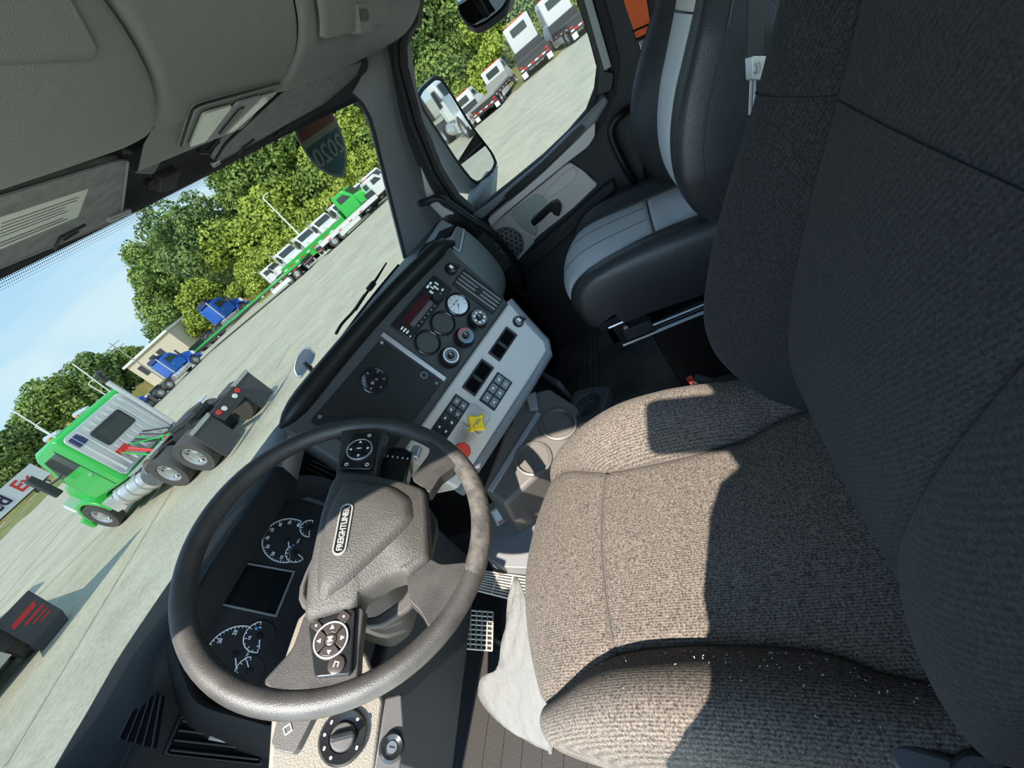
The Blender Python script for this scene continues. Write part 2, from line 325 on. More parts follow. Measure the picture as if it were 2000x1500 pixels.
# 2020 interstate-shield sticker on the upper passenger corner (it faces outside, so it reads reversed from the seats)
sc_ = on(637, 284, y=0.962); fr0 = Frame(sc_, (-1, 0.33, 0), (0.0, -0.42, 0.9))
st = thing('windshield_sticker', 'shield-shaped red and blue 2020 sticker inside the windshield, seen from behind', 'sticker', tuple(sc_))
W_, H_ = 0.198, 0.228
sh = [(-0.5, 0.30), (-0.40, 0.50), (-0.2, 0.44), (0, 0.50), (0.2, 0.44), (0.40, 0.50), (0.5, 0.30), (0.50, 0.05), (0.42, -0.18), (0.24, -0.38), (0, -0.52), (-0.24, -0.38), (-0.42, -0.18), (-0.5, 0.05)]
shp = smooth_poly([(a * W_, c * H_) for a, c in sh], 0.3, 3)
MB().prism(shp, 0, 0.0012, fr0.M).build('shield', K['sticker_pale'], st, 0)
inner = [(a * 0.90, c * 0.91) for a, c in shp]
top = [p for p in inner if p[1] >= 0.20 * H_]; bot = [p for p in inner if p[1] <= 0.17 * H_]
for nm, pts, mt in (('red_band', top, 'sticker_red'), ('blue_field', bot, 'sticker_blue')):
    MB().prism(pts, -0.0008, 0.002, fr0.M).build(nm, K[mt], st, 0)
text('lettering', '2020', 0.083, fr0.sub(0, -0.02, 0), K['sticker_pale'], st, 0.0032, bold=0.0012, sx=0.95)

# ------------------------------------------------------------------ overhead console
OV = [(0.668, 1.45), (0.664, 1.42), (0.655, 1.400), (0.636, 1.388), (0.61, 1.383), (0.575, 1.384), (0.54, 1.391), (0.505, 1.405), (0.472, 1.430), (0.445, 1.465), (0.425, 1.51), (0.412, 1.56), (0.405, 1.62)]
OVs = spline([(0, y, z) for y, z in OV], 5)
def ov(t):
    f = t * (len(OVs) - 1); i = min(int(f), len(OVs) - 2); return OVs[i].lerp(OVs[i + 1], f - i)
oc = thing('overhead_console', 'grey moulded overhead console above the windshield with storage bins and map lamp', 'overhead console', (0.77, 0.65, 1.40))
def curve_back(x): s = abs(ws_s(x)); return -0.10 * s ** 3.2
def ov_piece(name, x0, x1, off=0.0, t0=0.0, t1=1.0, nx=16, mt='overhead', parent=oc, puff=0.0):
    """x0 / x1 are functions of the profile parameter"""
    f0 = x0 if callable(x0) else (lambda t: x0); f1 = x1 if callable(x1) else (lambda t: x1)
    def fn(u, v):
        t = t0 + (t1 - t0) * v; p = ov(t); q = ov(min(1, t + 0.01)); tn = q - ov(max(0, t - 0.01)); nrm = Vector((0, tn.z, -tn.y)).normalized()
        if nrm.z > 0: nrm = -nrm
        e = min(u, 1 - u) * (f1(t) - f0(t)); d = off + puff * min(1, e / 0.05) - 0.010 * max(0, 1 - e / 0.014) ** 2
        x = f0(t) + (f1(t) - f0(t)) * u; p = p + nrm * d
        return Vector((x, p.y + curve_back(x) * (1 - t) ** 0.5, p.z))
    # denser columns near both ends so the seams read
    us = [0, 0.006, 0.014, 0.03, 0.06] + [0.06 + 0.88 * i / nx for i in range(1, nx)] + [0.94, 0.97, 0.986, 0.994, 1.0]; nv = 44; b = MB()
    vs_ = [tuple(fn(u, j / nv)) for j in range(nv + 1) for u in us]; w = len(us)
    b.add(vs_, [(j * w + i, j * w + i + 1, (j + 1) * w + i + 1, (j + 1) * w + i) for j in range(nv) for i in range(w - 1)])
    return b.build(name, K[mt], parent, 60)
sA = lambda t: 0.655 - 0.13 * max(0, (t - 0.35) / 0.65) ** 1.3
sB = lambda t: 1.015 + 0.0 * t
ov_piece('driver_bin', -0.14, lambda t: sA(t) - 0.004, puff=0.004)
ov_piece('centre_section', lambda t: sA(t) + 0.002, lambda t: sB(t) - 0.002, off=-0.004)
MB().loft([[(x0_ + (1.01 - x0_) * i / 10, y, z) for i in range(11)] for x0_, y, z in ((0.66, 0.62, 1.3895), (0.662, 0.66, 1.389), (0.685, 0.72, 1.389), (0.70, 0.755, 1.390), (0.71, 0.775, 1.396), (0.715, 0.785, 1.43))], None, False).build('centre_nose', K['overhead'], oc)
ov_piece('passenger_bin', lambda t: sB(t) + 0.002, 1.66, puff=0.004)
# raised storage pocket lip on the driver bin
PF = Frame((0.30, 0.468, 1.434), (1, 0, 0), (0, -0.61, 0.79)); pk = [PF.hit(*q) for q in ((0, 126), (176, 117), (188, 104), (172, 70), (132, -4))]; e0 = (pk[0][1] - pk[1][1]) / (pk[0][0] - pk[1][0])
pk = [(-0.42, pk[1][1] + e0 * (-0.42 - pk[1][0]))] + pk[1:] + [(pk[4][0] - 0.03, pk[4][1] + 0.08), (-0.42, pk[4][1] + 0.08)]
MB().prism(pk, -0.03, 0.010, PF.M).build('storage_pocket', K['overhead'], oc, bevel=0.008, seg=3)
# bin latch box of the passenger bin
pl_ = ov_piece('bin_door', 1.06, 1.40, off=0.022, t0=0.60, t1=1.0, nx=10)
fl = Frame((1.245, 0.462, 1.405), (1, 0, 0), (0, -0.62, 0.78))
MB().prism(rrect(0.075, 0.055, 0.006), -0.02, 0.010, fl.M).build('bin_latch', K['overhead'], oc, bevel=0.003)
MB().prism(rrect(0.05, 0.022, 0.008), 0.0, 0.0112, fl.sub(-0.005, 0.006).M).build('latch_recess', K['plastic_black'], oc)
# backing behind the seams
MB().grid(lambda u, v: (lambda x, p: (x, p.y + 0.012 + curve_back(x) * (1 - v) ** 0.5, p.z + 0.016))(-0.15 + 1.83 * u, ov(v)), 30, 24).build('backing', K['plastic_black'], oc)
# header trim strip between glass and console
MB().loft([[(x, ws_top(x).y + dy, ws_top(x).z + dz) for x in [-0.14 + 1.80 * i / 40 for i in range(41)]] for dy, dz in ((0.012, -0.004), (0.0, -0.010), (-0.012, -0.004), (-0.02, 0.012), (-0.055, 0.030), (-0.09, 0.048), (-0.11, 0.09))], None, False).build('header_trim', K['plastic_dark'], oc)
# map lamp
lp = Frame((0.835, 0.650, 1.384), (1, 0.02, 0), (0, -1, 0.0)); LH = [lp.hit(*q) for q in ((352, 288), (378, 207), (553, 160), (440, 258))]
lm_ = MB().prism(smooth_poly(LH, 0.10), -0.012, 0.004, lp.M).build('map_lamp', K['overhead'], oc, bevel=0.002)
MB().tube([lp.at(a, c, 0.0005) for a, c in smooth_poly(LH, 0.10)], 0.0022, 6, closed=True).build('lamp_gap', K['plastic_black'], lm_)
def lq(a, c): p = [Vector(LH[0]).lerp(Vector(LH[3]), a), Vector(LH[1]).lerp(Vector(LH[2]), a)]; return tuple(p[0].lerp(p[1], c))
for nm, (a0, a1, c0, c1), mt in (('lens', (0.05, 0.36, 0.10, 0.92), 'lens'), ('lens', (0.74, 0.95, 0.12, 0.9), 'lens'), ('lamp_switch_plate', (0.39, 0.71, 0.08, 0.94), 'plastic_mid')):
    MB().prism(smooth_poly([lq(a0, c0), lq(a0, c1), lq(a1, c1), lq(a1, c0)], 0.12), 0.006, 0.010, lp.M).build(nm, K[mt], lm_, bevel=0.001)
MB().prism(smooth_poly([lq(0.50, 0.22), lq(0.47, 0.80), lq(0.56, 0.80), lq(0.60, 0.22)], 0.2), 0.008, 0.0125, lp.M).build('rocker', K['plastic_black'], lm_)
lp2 = lp.sub(0, 0, 0)
for q0, q1 in (((385, 293), (424, 272)), ):
    a, c = lp.hit(*q0), lp.hit(*q1); MB().tube([lp.at(*a, 0.002), lp.at((a[0] + c[0]) / 2 - 0.004, (a[1] + c[1]) / 2 - 0.01, 0.008), lp.at(*c, 0.002)], 0.005, 8).build('grip_slot', K['plastic_black'], oc)
# raised flap beside the driver visor and the camera mount in the centre
fh = Frame((0.80, 0.86, 1.396), (1, 0, 0), (0, -0.75, 0.35))
MB().prism(smooth_poly([fh.hit(*q) for q in ((246, 292), (318, 294), (296, 338), (256, 336))], 0.15), -0.01, 0.006, fh.M).build('flap', K['overhead'], oc, bevel=0.003)
MB().prism(circle(0.011, 16), 0, 0.01, fh.sub(*fh.hit(287, 356)).M).build('screw_boss', K['plastic_black'], oc)
MB().prism([fh.hit(*q) for q in ((300, 372), (306, 344), (344, 326), (332, 362))], -0.01, 0.012, fh.M).build('mount_block', K['plastic_dark'], oc, bevel=0.003)

# ------------------------------------------------------------------ sun visors
vd = Frame((0.40, 0.935, 1.396), (1, 0, 0), (0, -1, 0.035))
tv = thing('sun_visor', 'grey driver sun visor folded up, with a pale warning label', 'sun visor', (0.40, 0.93, 1.40), 'sun visors')
tr_ = vd.hit(246, 305); br_ = vd.hit(232, 424)
tl_ = vd.hit(0, 378); bl_ = vd.hit(0, 517); k0 = (tl_[1] - tr_[1]) / (tl_[0] - tr_[0]); k1 = (bl_[1] - br_[1]) / (bl_[0] - br_[0]); tl_ = (-0.42, tr_[1] + k0 * (-0.42 - tr_[0])); bl_ = (-0.42, br_[1] + k1 * (-0.42 - br_[0]))
MB().prism(smooth_poly([bl_, br_, tr_, tl_], 0.06, 4), -0.012, 0.004, vd.M).build('pad', K['visor'], tv, bevel=0.005)
pd = [bl_, br_, tr_, tl_]
MB().tube([vd.at(a, c, 0.003) for a, c in smooth_poly(pd, 0.06, 5)], 0.0028, 6, closed=True).build('welt_gap_line', K['plastic_mid'], tv)
lbq = [vd.hit(*q, 0.005) for q in ((-90, 525), (-90, 455), (173, 369), (152, 424))]; lb = [lbq[0], lbq[3], lbq[2], lbq[1]]
lo = MB().prism(lb, 0.004, 0.005, vd.M).build('warning_label', K['label_paper'], tv, 0)
b = MB(); rnd = random.Random(3)
for k in range(8):
    c = 0.12 + 0.10 * k
    if k in (2,): continue
    p0 = Vector(lb[0]).lerp(Vector(lb[3]), c); p1 = Vector(lb[1]).lerp(Vector(lb[2]), c); a1 = 0.93 - rnd.random() * 0.18
    q0, q1 = p0.lerp(p1, 0.3), p0.lerp(p1, a1); h = 0.0012 if k > 1 else 0.0018
    b.add([(q0[0], q0[1] - h, 0.0053), (q1[0], q1[1] - h, 0.0053), (q1[0], q1[1] + h, 0.0053), (q0[0], q0[1] + h, 0.0053)], [(0, 1, 2, 3)], vd.M)
tag(b.build('print_lines', K['label_print'], lo, 0), kind='stuff')
g0, g1 = vd.hit(106, 486, 0.005), vd.hit(166, 439, 0.005)
gm = vd.hit(118, 463, 0.005)
MB().tube([vd.at(g0[0], g0[1], 0.004), vd.at(gm[0], gm[1], 0.005), vd.at(g1[0], g1[1], 0.004)], 0.0035, 8).build('finger_slot', K['plastic_black'], tv)
g0, g1 = vd.hit(124, 468, 0.005), vd.hit(152, 455, 0.005)
MB().prism([(g0[0], g0[1] - 0.002), (g1[0], g1[1] - 0.004), (g1[0], g1[1] + 0.006)], 0.003, 0.0065, vd.M).build('slot_wedge', K['plastic_black'], tv)
MB().cyl(vd.at(br_[0] - 0.05, 0.012, 0.006), vd.at(br_[0] + 0.006, 0.004, 0.006), 0.006, n=10).build('pivot_tip', K['silver'], tv)
pa, pb, pc_, pd_ = Vector((1.03, 0.945, 1.405)), Vector((1.585, 0.80, 1.392)), Vector((1.60, 0.665, 1.405)), Vector((1.06, 0.80, 1.418))
vp = Frame((1.2, 0.85, 1.397), (1, 0, 0), (0, -1, 0.03))
tv2 = thing('sun_visor', 'grey passenger sun visor folded up beside the map lamp', 'sun visor', (1.3, 0.85, 1.40), 'sun visors')
pol = [vp.hit(*q) for q in ((416, 318), (648, 192), (684, 172), (706, 118), (640, 134), (556, 170), (440, 278))]
MB().prism(smooth_poly(pol, 0.10, 4), -0.012, 0.004, vp.M).build('pad', K['visor'], tv2, bevel=0.005)
MB().tube([vp.at(a, c, 0.002) for a, c in smooth_poly(pol, 0.10, 4)], 0.0032, 6, closed=True).build('welt_gap_line', K['plastic_black'], tv2)  # black tube drawn in place of the shaded gap around this visor
for q in (((466, 300), (474, 288), (496, 272)), ((536, 268), (546, 256), (562, 246))):
    MB().tube([vp.at(*vp.hit(*p, 0.005), 0.005) for p in q], 0.0035, 8).build('finger_slot', K['plastic_black'], tv2)
MB().cyl(vp.at(*vp.hit(412, 320), 0.004), vp.at(*vp.hit(424, 312), 0.004), 0.006, n=10).build('pivot_tip', K['silver'], tv2)

# ------------------------------------------------------------------ passenger pillar and door
z2 = lambda x, y: (700 + 0.4 * x, 0.4 * y)
Lp = [on(*z2(*q), x=1.625) for q in ((-70, 430), (0, 478), (45, 540), (75, 620), (110, 760), (170, 1000), (215, 1180), (235, 1260))]
Rp = [on(*z2(*q), x=1.735) for q in ((110, 150), (130, 250), (150, 340), (165, 430), (190, 560), (262, 790), (320, 960), (385, 1090))]
pil = thing('windshield_pillar', 'slate trim of the passenger windshield pillar', 'pillar trim', (1.68, 0.9, 0.85)); pil['kind'] = 'structure'
cols = []
for a, c in zip(Lp, Rp):
    d = c - a; cols.append([a + Vector((0.02, 0.03, 0)), a, a + d * 0.3 + Vector((-0.012, -0.012, 0)), a + d * 0.7 + Vector((-0.014, -0.012, 0)), c, c + Vector((0.03, -0.01, 0)), c + Vector((0.045, -0.09, 0))])
MB().loft(cols, None, False).build('trim', K['plastic_mid'], pil, 50)
gk = MB().tube(spline([p + Vector((0.006, 0.006, 0)) for p in Lp], 4), 0.009, 8).build('glass_gasket', K['rubber'], pil)
MB().prism(rrect(0.03, 0.055, 0.012), -0.004, 0.014, Frame(on(727, 232, x=1.645), (0.7, -0.7, 0), (0.1, -0.45, 0.9)).M).build('clip_cover', K['plastic_gloss'], pil, bevel=0.003)
gf = Frame(on(818, 398, x=1.70), (0.75, -0.62, 0), (0.05, -0.4, 0.9))
MB().prism(rrect(0.06, 0.075, 0.014), -0.01, 0.010, gf.M).build('handle_base', K['plastic_mid'], pil, bevel=0.004)
# door panel on x = 1.75
DX = 1.75
D = Frame((DX, 0, 0), (0, -1, 0), (0, 0, 1))
def dh(*q): return D.hit(*z2(*q))
door = thing('door_1', 'passenger door with window, grey armrest panel and speaker', 'door', (1.78, 0.4, 0.3)); door['kind'] = 'structure'
win = [(-0.02, 1.42), (-0.46, 1.425)] + [dh(*q) for q in ((290, 110), (250, 165), (226, 235), (232, 330), (300, 590), (395, 830), (480, 965), (560, 1035), (640, 975), (760, 880), (900, 765), (1020, 650), (1110, 545), (1150, 440), (1163, 330), (1130, 205))]
win[0] = (0.0, 1.42)
wc = Vector((sum(p[0] for p in win) / len(win), sum(p[1] for p in win) / len(win)))
def grow(pts, d):
    o = []; n = len(pts)
    for i in range(n):
        a, p, c = Vector(pts[i - 1]), Vector(pts[i]), Vector(pts[(i + 1) % n]); e1, e2 = (p - a).normalized(), (c - p).normalized(); t = (e1 + e2).normalized()
        nn = Vector((t.y, -t.x)); nn = nn if nn.dot(p - wc) > 0 else -nn; o.append(tuple(p + nn * d))
    return o
w1, w2, w3 = grow(win, 0.02), grow(win, 0.042), grow(win, 0.075)
MB().ring(w1, win, -0.05, 0.004, D.M).build('window_seal', K['rubber'], door, bevel=0.003)
MB().ring(w2, w1, -0.06, 0.016, D.M).build('window_frame', K['plastic_black'], door, bevel=0.004)
MB().ring(w3, w2, -0.06, 0.0, D.M).build('door_seal', K['rubber'], door, bevel=0.003)
gw = MB().add([(p[0], p[1], -0.03) for p in win], [tuple(range(len(win)))], D.M).build('window_2', K['glass'], None, 0); struct(gw)
# lower door skin, split so the belt line follows the window
skin = [dh(*q) for q in ((420, 1090), (560, 1045), (700, 945), (900, 780), (1100, 580), (1180, 440), (1210, 330), (1260, 330), (1360, 600), (1400, 900))] + [(-0.0, 0.30), (-0.98, 0.30), (-0.98, 0.80)]
MB().prism(skin, -0.05, -0.004, D.M).build('door_skin', K['wall'], door)
slab = [dh(*q) for q in ((560, 1040), (640, 985), (900, 770), (1110, 560), (1200, 455), (1225, 480), (1160, 590), (1040, 690), (760, 920), (640, 1030), (590, 1070))]
MB().prism(slab, -0.01, 0.045, D.M).build('belt_ledge', K['plastic_mid'], door, bevel=0.010, seg=3)
arm = [dh(*q) for q in ((640, 1046), (760, 950), (900, 830), (1080, 655), (1158, 575), (1155, 650), (1120, 700), (1040, 760), (880, 890), (700, 1040), (660, 1085))]
MB().prism(smooth_poly(arm, 0.2, 2), 0.0, 0.055, D.M).build('armrest', K['plastic_grey'], door, bevel=0.016, seg=4)
MB().prism(smooth_poly([dh(*q) for q in ((715, 935), (900, 775), (1090, 590), (1115, 610), (930, 790), (740, 960))], 0.2, 2), 0.04, 0.0475, D.M).build('switch_strip', K['plastic_black'], door)
pan = [dh(*q) for q in ((630, 1110), (720, 1040), (1030, 785), (1100, 830), (1170, 895), (1050, 1010), (870, 1155), (775, 1270), (690, 1170))]
MB().prism(smooth_poly(pan, 0.12, 3), -0.002, 0.016, D.M).build('map_panel', K['plastic_grey'], door, bevel=0.005)
rec = [dh(*q) for q in ((740, 1035), (860, 940), (900, 945), (925, 975), (880, 1020), (850, 1075), (880, 1100), (868, 1150), (800, 1110))]
MB().prism(smooth_poly(rec, 0.2, 3), 0.012, 0.0185, D.M).build('pull_recess', K['plastic_green'], door, bevel=0.002)
po = smooth_poly([dh(*q) for q in ((905, 935), (985, 850), (1050, 805), (1075, 830), (1050, 880), (980, 930), (915, 970))], 0.25, 3)
pc2 = Vector((sum(p[0] for p in po) / len(po), sum(p[1] for p in po) / len(po)))
MB().ring(po, [tuple(pc2 + (Vector(p) - pc2) * 0.9) for p in po], 0.012, 0.022, D.M).build('pocket_rim', K['plastic_grey'], door, bevel=0.002)
hd = smooth_poly([dh(*q) for q in ((845, 1060), (870, 1035), (935, 975), (975, 958), (997, 985), (985, 1035), (960, 1030), (945, 1010), (900, 1055), (862, 1085))], 0.25, 3)
MB().prism(hd, 0.02, 0.048, D.M).build('door_handle', K['plastic_gloss'], door, bevel=0.006, seg=3)
sp = smooth_poly([dh(*q) for q in ((635, 1115), (700, 1065), (868, 1165), (772, 1275), (690, 1180))], 0.08, 2)
spk = MB().prism(sp, 0.01, 0.020, D.M).build('speaker_panel', K['plastic_grey'], door, bevel=0.002)
spc = Vector(dh(720, 1185)); b = MB(); cell = MB()
K['grille'] = mat('speaker_grille', (0.10, 0.095, 0.09), 0.7, bump=0.6, bscale=1500)
sc_r = 0.072
MB().prism([(p[0], p[1]) for p in circle(sc_r, 30, spc.x + 0.012, spc.y)], 0.02, 0.0212, D.M).build('grille_disc', K['grille'], spk)
for i in range(-4, 5):
    for j in range(-4, 5):
        hx, hy = i * 0.022 + (j % 2) * 0.011, j * 0.019
        if math.hypot(hx, hy) < sc_r - 0.011:
            MB().ring(circle(0.0128, 6, spc.x + 0.012 + hx, spc.y + hy, math.pi / 6), circle(0.0112, 6, spc.x + 0.012 + hx, spc.y + hy, math.pi / 6), 0.021, 0.0222, D.M).build('grille_cell', K['plastic_grey'], spk)
low = [dh(*q) for q in ((770, 1290), (880, 1180), (1050, 1030), (1180, 910), (1240, 860), (1260, 900), (1100, 1060), (1000, 1160), (820, 1320))]
MB().prism(low, 0.0, 0.05, D.M).build('door_pocket', K['plastic_dark'], door, bevel=0.008)
# small quarter glass post and mirror foot seen through the gap by the dash
MB().prism([dh(*q) for q in ((300, 800), (345, 900), (400, 1000), (475, 1040), (420, 1075), (330, 985))], -0.04, 0.006, D.M).build('sail_panel', K['plastic_grey'], door, bevel=0.008)
# grab bars
gb = thing('grab_bar', 'long black grab bar from the windshield pillar down past the speaker', 'grab bar', tuple(gf.p), 'grab bars')
z8 = lambda x, y: (820 + x * 310 / 1788, 380 + y * 310 / 1788)
path = [on(*z8(*q), x=x_) for q, x_ in (((15, 95), 1.685), ((90, 75), 1.66), ((180, 40), 1.64), ((280, 65), 1.63), ((400, 150), 1.63), ((600, 290), 1.63), ((780, 400), 1.63), ((930, 570), 1.635), ((1080, 760), 1.65), ((1150, 870), 1.665), ((1175, 980), 1.69), ((1190, 1080), 1.72))]
MB().tube(spline(path, 5), 0.0135, 12).build('bar', K['plastic_black'], gb, 60)
gb2 = thing('grab_bar', 'short curved black grab bar on the door pillar beside the passenger backrest', 'grab bar', tuple(on(1230, 345, x=1.70)), 'grab bars')
path = [on(*z2(*q), x=x_) for q, x_ in (((1345, 515), 1.75), ((1290, 555), 1.69), ((1245, 600), 1.68), ((1235, 660), 1.68), ((1265, 740), 1.68), ((1305, 820), 1.68), ((1345, 885), 1.70), ((1350, 930), 1.75))]
MB().tube(spline(path, 5), 0.0135, 12).build('bar', K['plastic_black'], gb2, 60)
# rear side wall beyond the door with a light window-channel strip
wr = MB().bb((1.757, -0.85, 0.0), (1.86, 0.045, 1.62)); struct(wr.build('wall_right', K['wall']))
struct(MB().bb((1.76, -0.85, 0.0), (1.86, 1.34, 0.30)).bb((1.80, -0.2, 0.28), (1.82, 1.2, 0.78)).build('wall_right_lower', K['wall']))
wf_ = MB().prism([dh(*q) for q in ((1085, -60), (1125, -60), (1235, 320), (1200, 340))], 0.018, 0.026, D.M).build('window_channel', K['plastic_green'], door, bevel=0.002)
MB().prism([dh(*q) for q in ((1040, -80), (1090, -60), (1205, 340), (1250, 350), (1240, 440), (1160, 470), (1168, 330), (1130, 200))], 0.0, 0.019, D.M).build('rear_post', K['plastic_black'], door, bevel=0.004)
# ================================================================== seats
def lin(tab, y):
    if y <= tab[0][0]: return tab[0][1]
    for (a, p), (c, q) in zip(tab, tab[1:]):
        if y <= c: return p + (q - p) * (y - a) / (c - a)
    return tab[-1][1]
def smooth_tab(tab):
    P = spline([(a, p, 0) for a, p in tab], 8); return [(p.x, p.y) for p in P]
BOL = spline([(0, -0.012, 0), (0.05, 0.004, 0), (0.16, 0.022, 0), (0.36, 0.045, 0), (0.58, 0.055, 0), (0.78, 0.047, 0), (0.92, 0.018, 0), (1.0, -0.035, 0), (1.01, -0.10, 0), (0.97, -0.17, 0)], 4)
class Pad:
    """upholstered pad: a profile line swept across, a middle panel between two seams and a bolster on each side"""
    def __init__(s, cx, prof, seam, hw, bh, key, warp=None, crown=0.008, cross=None, n=64):
        s.cx = cx; s.key = key; s.crown = crown; s.cross = cross; s.n = n; s.warp = warp; s.left = 1.0
        P = spline([(0, y, z) for y, z in prof], 10); L = [0]
        for a, c in zip(P, P[1:]): L.append(L[-1] + (c - a).length)
        s.P, s.L = P, L; s.seam = smooth_tab(seam); s.hw = hw if isinstance(hw, list) else [(-9, hw), (9, hw)]; s.bh = smooth_tab(bh)
    def pt(s, t):
        l = t * s.L[-1]
        for i in range(len(s.L) - 1):
            if s.L[i + 1] >= l: break
        f = (l - s.L[i]) / max(1e-9, s.L[i + 1] - s.L[i]); p = s.P[i].lerp(s.P[i + 1], f)
        tn = (s.P[min(i + 2, len(s.P) - 1)] - s.P[max(i - 1, 0)]).normalized(); return p, Vector((0, -tn.z, tn.y))
    def k(s, p): return p.y if s.key == 'y' else p.z
    def fin(s, x, p): q = Vector((s.cx + x, p.y, p.z)); return s.warp(q, x) if s.warp else q
    def mid(s, a, t):
        p, n = s.pt(t); k = s.k(p); w = lin(s.seam, k); e = (1 - abs(a)) * w
        h = s.crown * (1 - a * a) - 0.010 * math.exp(-(e / 0.007) ** 2)
        if s.cross: 
            h -= 0.007 * math.exp(-((k - s.cross) / 0.006) ** 2)
        return s.fin(a * w, p + n * h)
    def bol(s, sg, b, t):
        p, n = s.pt(t); k = s.k(p); w = lin(s.seam, k); W = lin(s.hw, k); f = b * (len(BOL) - 1); i = min(int(f), len(BOL) - 2); q = BOL[i].lerp(BOL[i + 1], f - i)
        h = q.y * (lin(s.bh, k) * (s.left if sg < 0 else 1.0) if q.y > 0 else 1); return s.fin(sg * (w + (W - w) * q.x), p + n * h)
    def middle(s, t0, t1, nu=28): return MB().grid(lambda u, v: s.mid(-1 + 2 * u, t0 + (t1 - t0) * v), nu, s.n)
    def bolster(s, sg, t0=0, t1=1):
        return MB().grid(lambda u, v: s.bol(sg, u if sg > 0 else 1 - u, t0 + (t1 - t0) * v), 30, s.n)
    def seam_line(s, sg, r=0.0013, t0=0, t1=1): return MB().tube([s.bol(sg, 0.022, t0 + (t1 - t0) * i / 50) for i in range(51)], r, 6)
    def cross_line(s, t, r=0.0016): return MB().tube([s.mid(-0.97 + 1.94 * i / 24, t) + Vector((0, 0, 0.002)) for i in range(25)], r, 6)
    def t_at(s, k):
        return min((abs(s.k(s.pt(i / 400)[0]) - k), i / 400) for i in range(401))[1]

# ---- driver's seat: dark cloth
ds = thing('driver_seat', 'dark grey cloth driver seat with half sunlit cushion', 'seat', (0.35, 0.2, 0.0))
def cwarp(q, x):
    if q.y > 0.15: q.y = 0.15 + (q.y - 0.15) * (1 - 0.20 * (abs(x) / 0.28) ** 2.2 - (0.07 * (-x / 0.28) if x < 0 else 0))
    return q
cu = Pad(0.35, [(-0.16, 0.505), (-0.05, 0.508), (0.06, 0.516), (0.16, 0.523), (0.26, 0.527), (0.35, 0.525), (0.42, 0.514), (0.47, 0.494), (0.50, 0.462), (0.512, 0.42), (0.508, 0.37), (0.49, 0.335)],
         [(-0.2, 0.205), (-0.02, 0.185), (0.05, 0.158), (0.16, 0.148), (0.28, 0.152), (0.34, 0.165), (0.40, 0.188), (0.46, 0.205), (0.52, 0.205)],
         [(-0.2, 0.25), (0.0, 0.268), (0.15, 0.285), (0.3, 0.28), (0.45, 0.26), (0.6, 0.25)],
         [(-0.2, 0.5), (0.0, 0.75), (0.12, 1.2), (0.24, 1.35), (0.34, 1.0), (0.44, 0.45), (0.52, 0.25)], 'y', cwarp, cross=0.312)
tc_ = cu.t_at(0.312)
cu.middle(0, tc_).build('cushion_panel', K['seat'], ds, 70); cu.middle(tc_, 1).build('cushion_front_panel', K['seat'], ds, 70)
for sg in (-1, 1):
    o = cu.bolster(sg).build('cushion_bolster', K['seat'], ds, 70); cu.seam_line(sg).build('seam', K['seam'], o)
cu.cross_line(tc_).build('seam', K['seam'], ds)
rnd = random.Random(11); b = MB()
for i in range(70):                                   # lint on the shaded bolster
    t = 0.22 + 0.16 * rnd.gauss(0.5, 0.6); t = max(0.1, min(0.6, t)); p = cu.bol(-1, 0.16 + 0.22 * abs(rnd.gauss(0, 0.6)), t) + Vector((0, 0, 0.0012)); a = rnd.random() * 3.14; l = 0.0005 + 0.0010 * rnd.random() ** 2
    d1 = Vector((math.cos(a), math.sin(a), 0)) * l; d2 = Vector((-math.sin(a), math.cos(a), 0)) * 0.0005; b.add([p - d1 - d2, p + d1 - d2, p + d1 + d2, p - d1 + d2], [(0, 1, 2, 3)])
tag(b.build('lint', K['lint'], ds, 0), kind='stuff')
bk = Pad(0.35, [(-0.335, 1.40), (-0.315, 1.43), (-0.28, 1.40), (-0.255, 1.30), (-0.225, 1.18), (-0.185, 1.06), (-0.15, 0.975), (-0.105, 0.88), (-0.062, 0.77), (-0.04, 0.67), (-0.048, 0.58), (-0.075, 0.50), (-0.11, 0.45)],
         [(0.4, 0.19), (0.55, 0.165), (0.65, 0.145), (0.78, 0.140), (0.9, 0.145), (1.0, 0.150), (1.1, 0.15), (1.4, 0.13)],
         [(0.42, 0.235), (0.5, 0.252), (0.62, 0.272), (0.72, 0.272), (0.85, 0.262), (0.94, 0.248), (1.0, 0.25), (1.15, 0.248), (1.3, 0.235), (1.45, 0.20)],
         [(0.4, 0.9), (0.55, 1.2), (0.68, 1.55), (0.78, 1.35), (0.9, 1.0), (1.0, 0.75), (1.1, 0.55), (1.3, 0.5), (1.45, 0.3)], 'z', None, crown=0.004, n=70)
bk.left = 0.16; tb = bk.t_at(0.958)
bk.middle(tb, 1).build('back_panel', K['seat_back'], ds, 70); bk.middle(0, tb).build('head_panel', K['seat_back'], ds, 70)
for sg in (-1, 1):
    o = bk.bolster(sg, tb, 1).build('back_bolster', K['seat_back'], ds, 70); bk.seam_line(sg, 0.0014, tb, 1).build('seam', K['seat_back'], o)
    bk.bolster(sg, 0, tb).build('head_bolster', K['seat_back'], ds, 70)
b = MB(); b.tube([bk.bol(-1, 0.9 - 0.88 * i / 20, tb) + Vector((0, 0.001, 0)) for i in range(21)] + [bk.mid(-0.98 + 1.96 * i / 20, tb) + Vector((0, 0.001, 0)) for i in range(21)] + [bk.bol(1, 0.02 + 0.9 * i / 20, tb) + Vector((0, 0.001, 0)) for i in range(21)], 0.0008, 6)
b.build('seam', K['seat_back'], ds)
MB().add([], []).prism(rrect(0.46, 0.86, 0.1, 5), -0.05, 0.05, Frame((0.35, -0.27, 0.95), (1, 0, 0), (0, -0.24, 0.97)).M).build('back_shell', K['plastic_black'], ds, bevel=0.02)
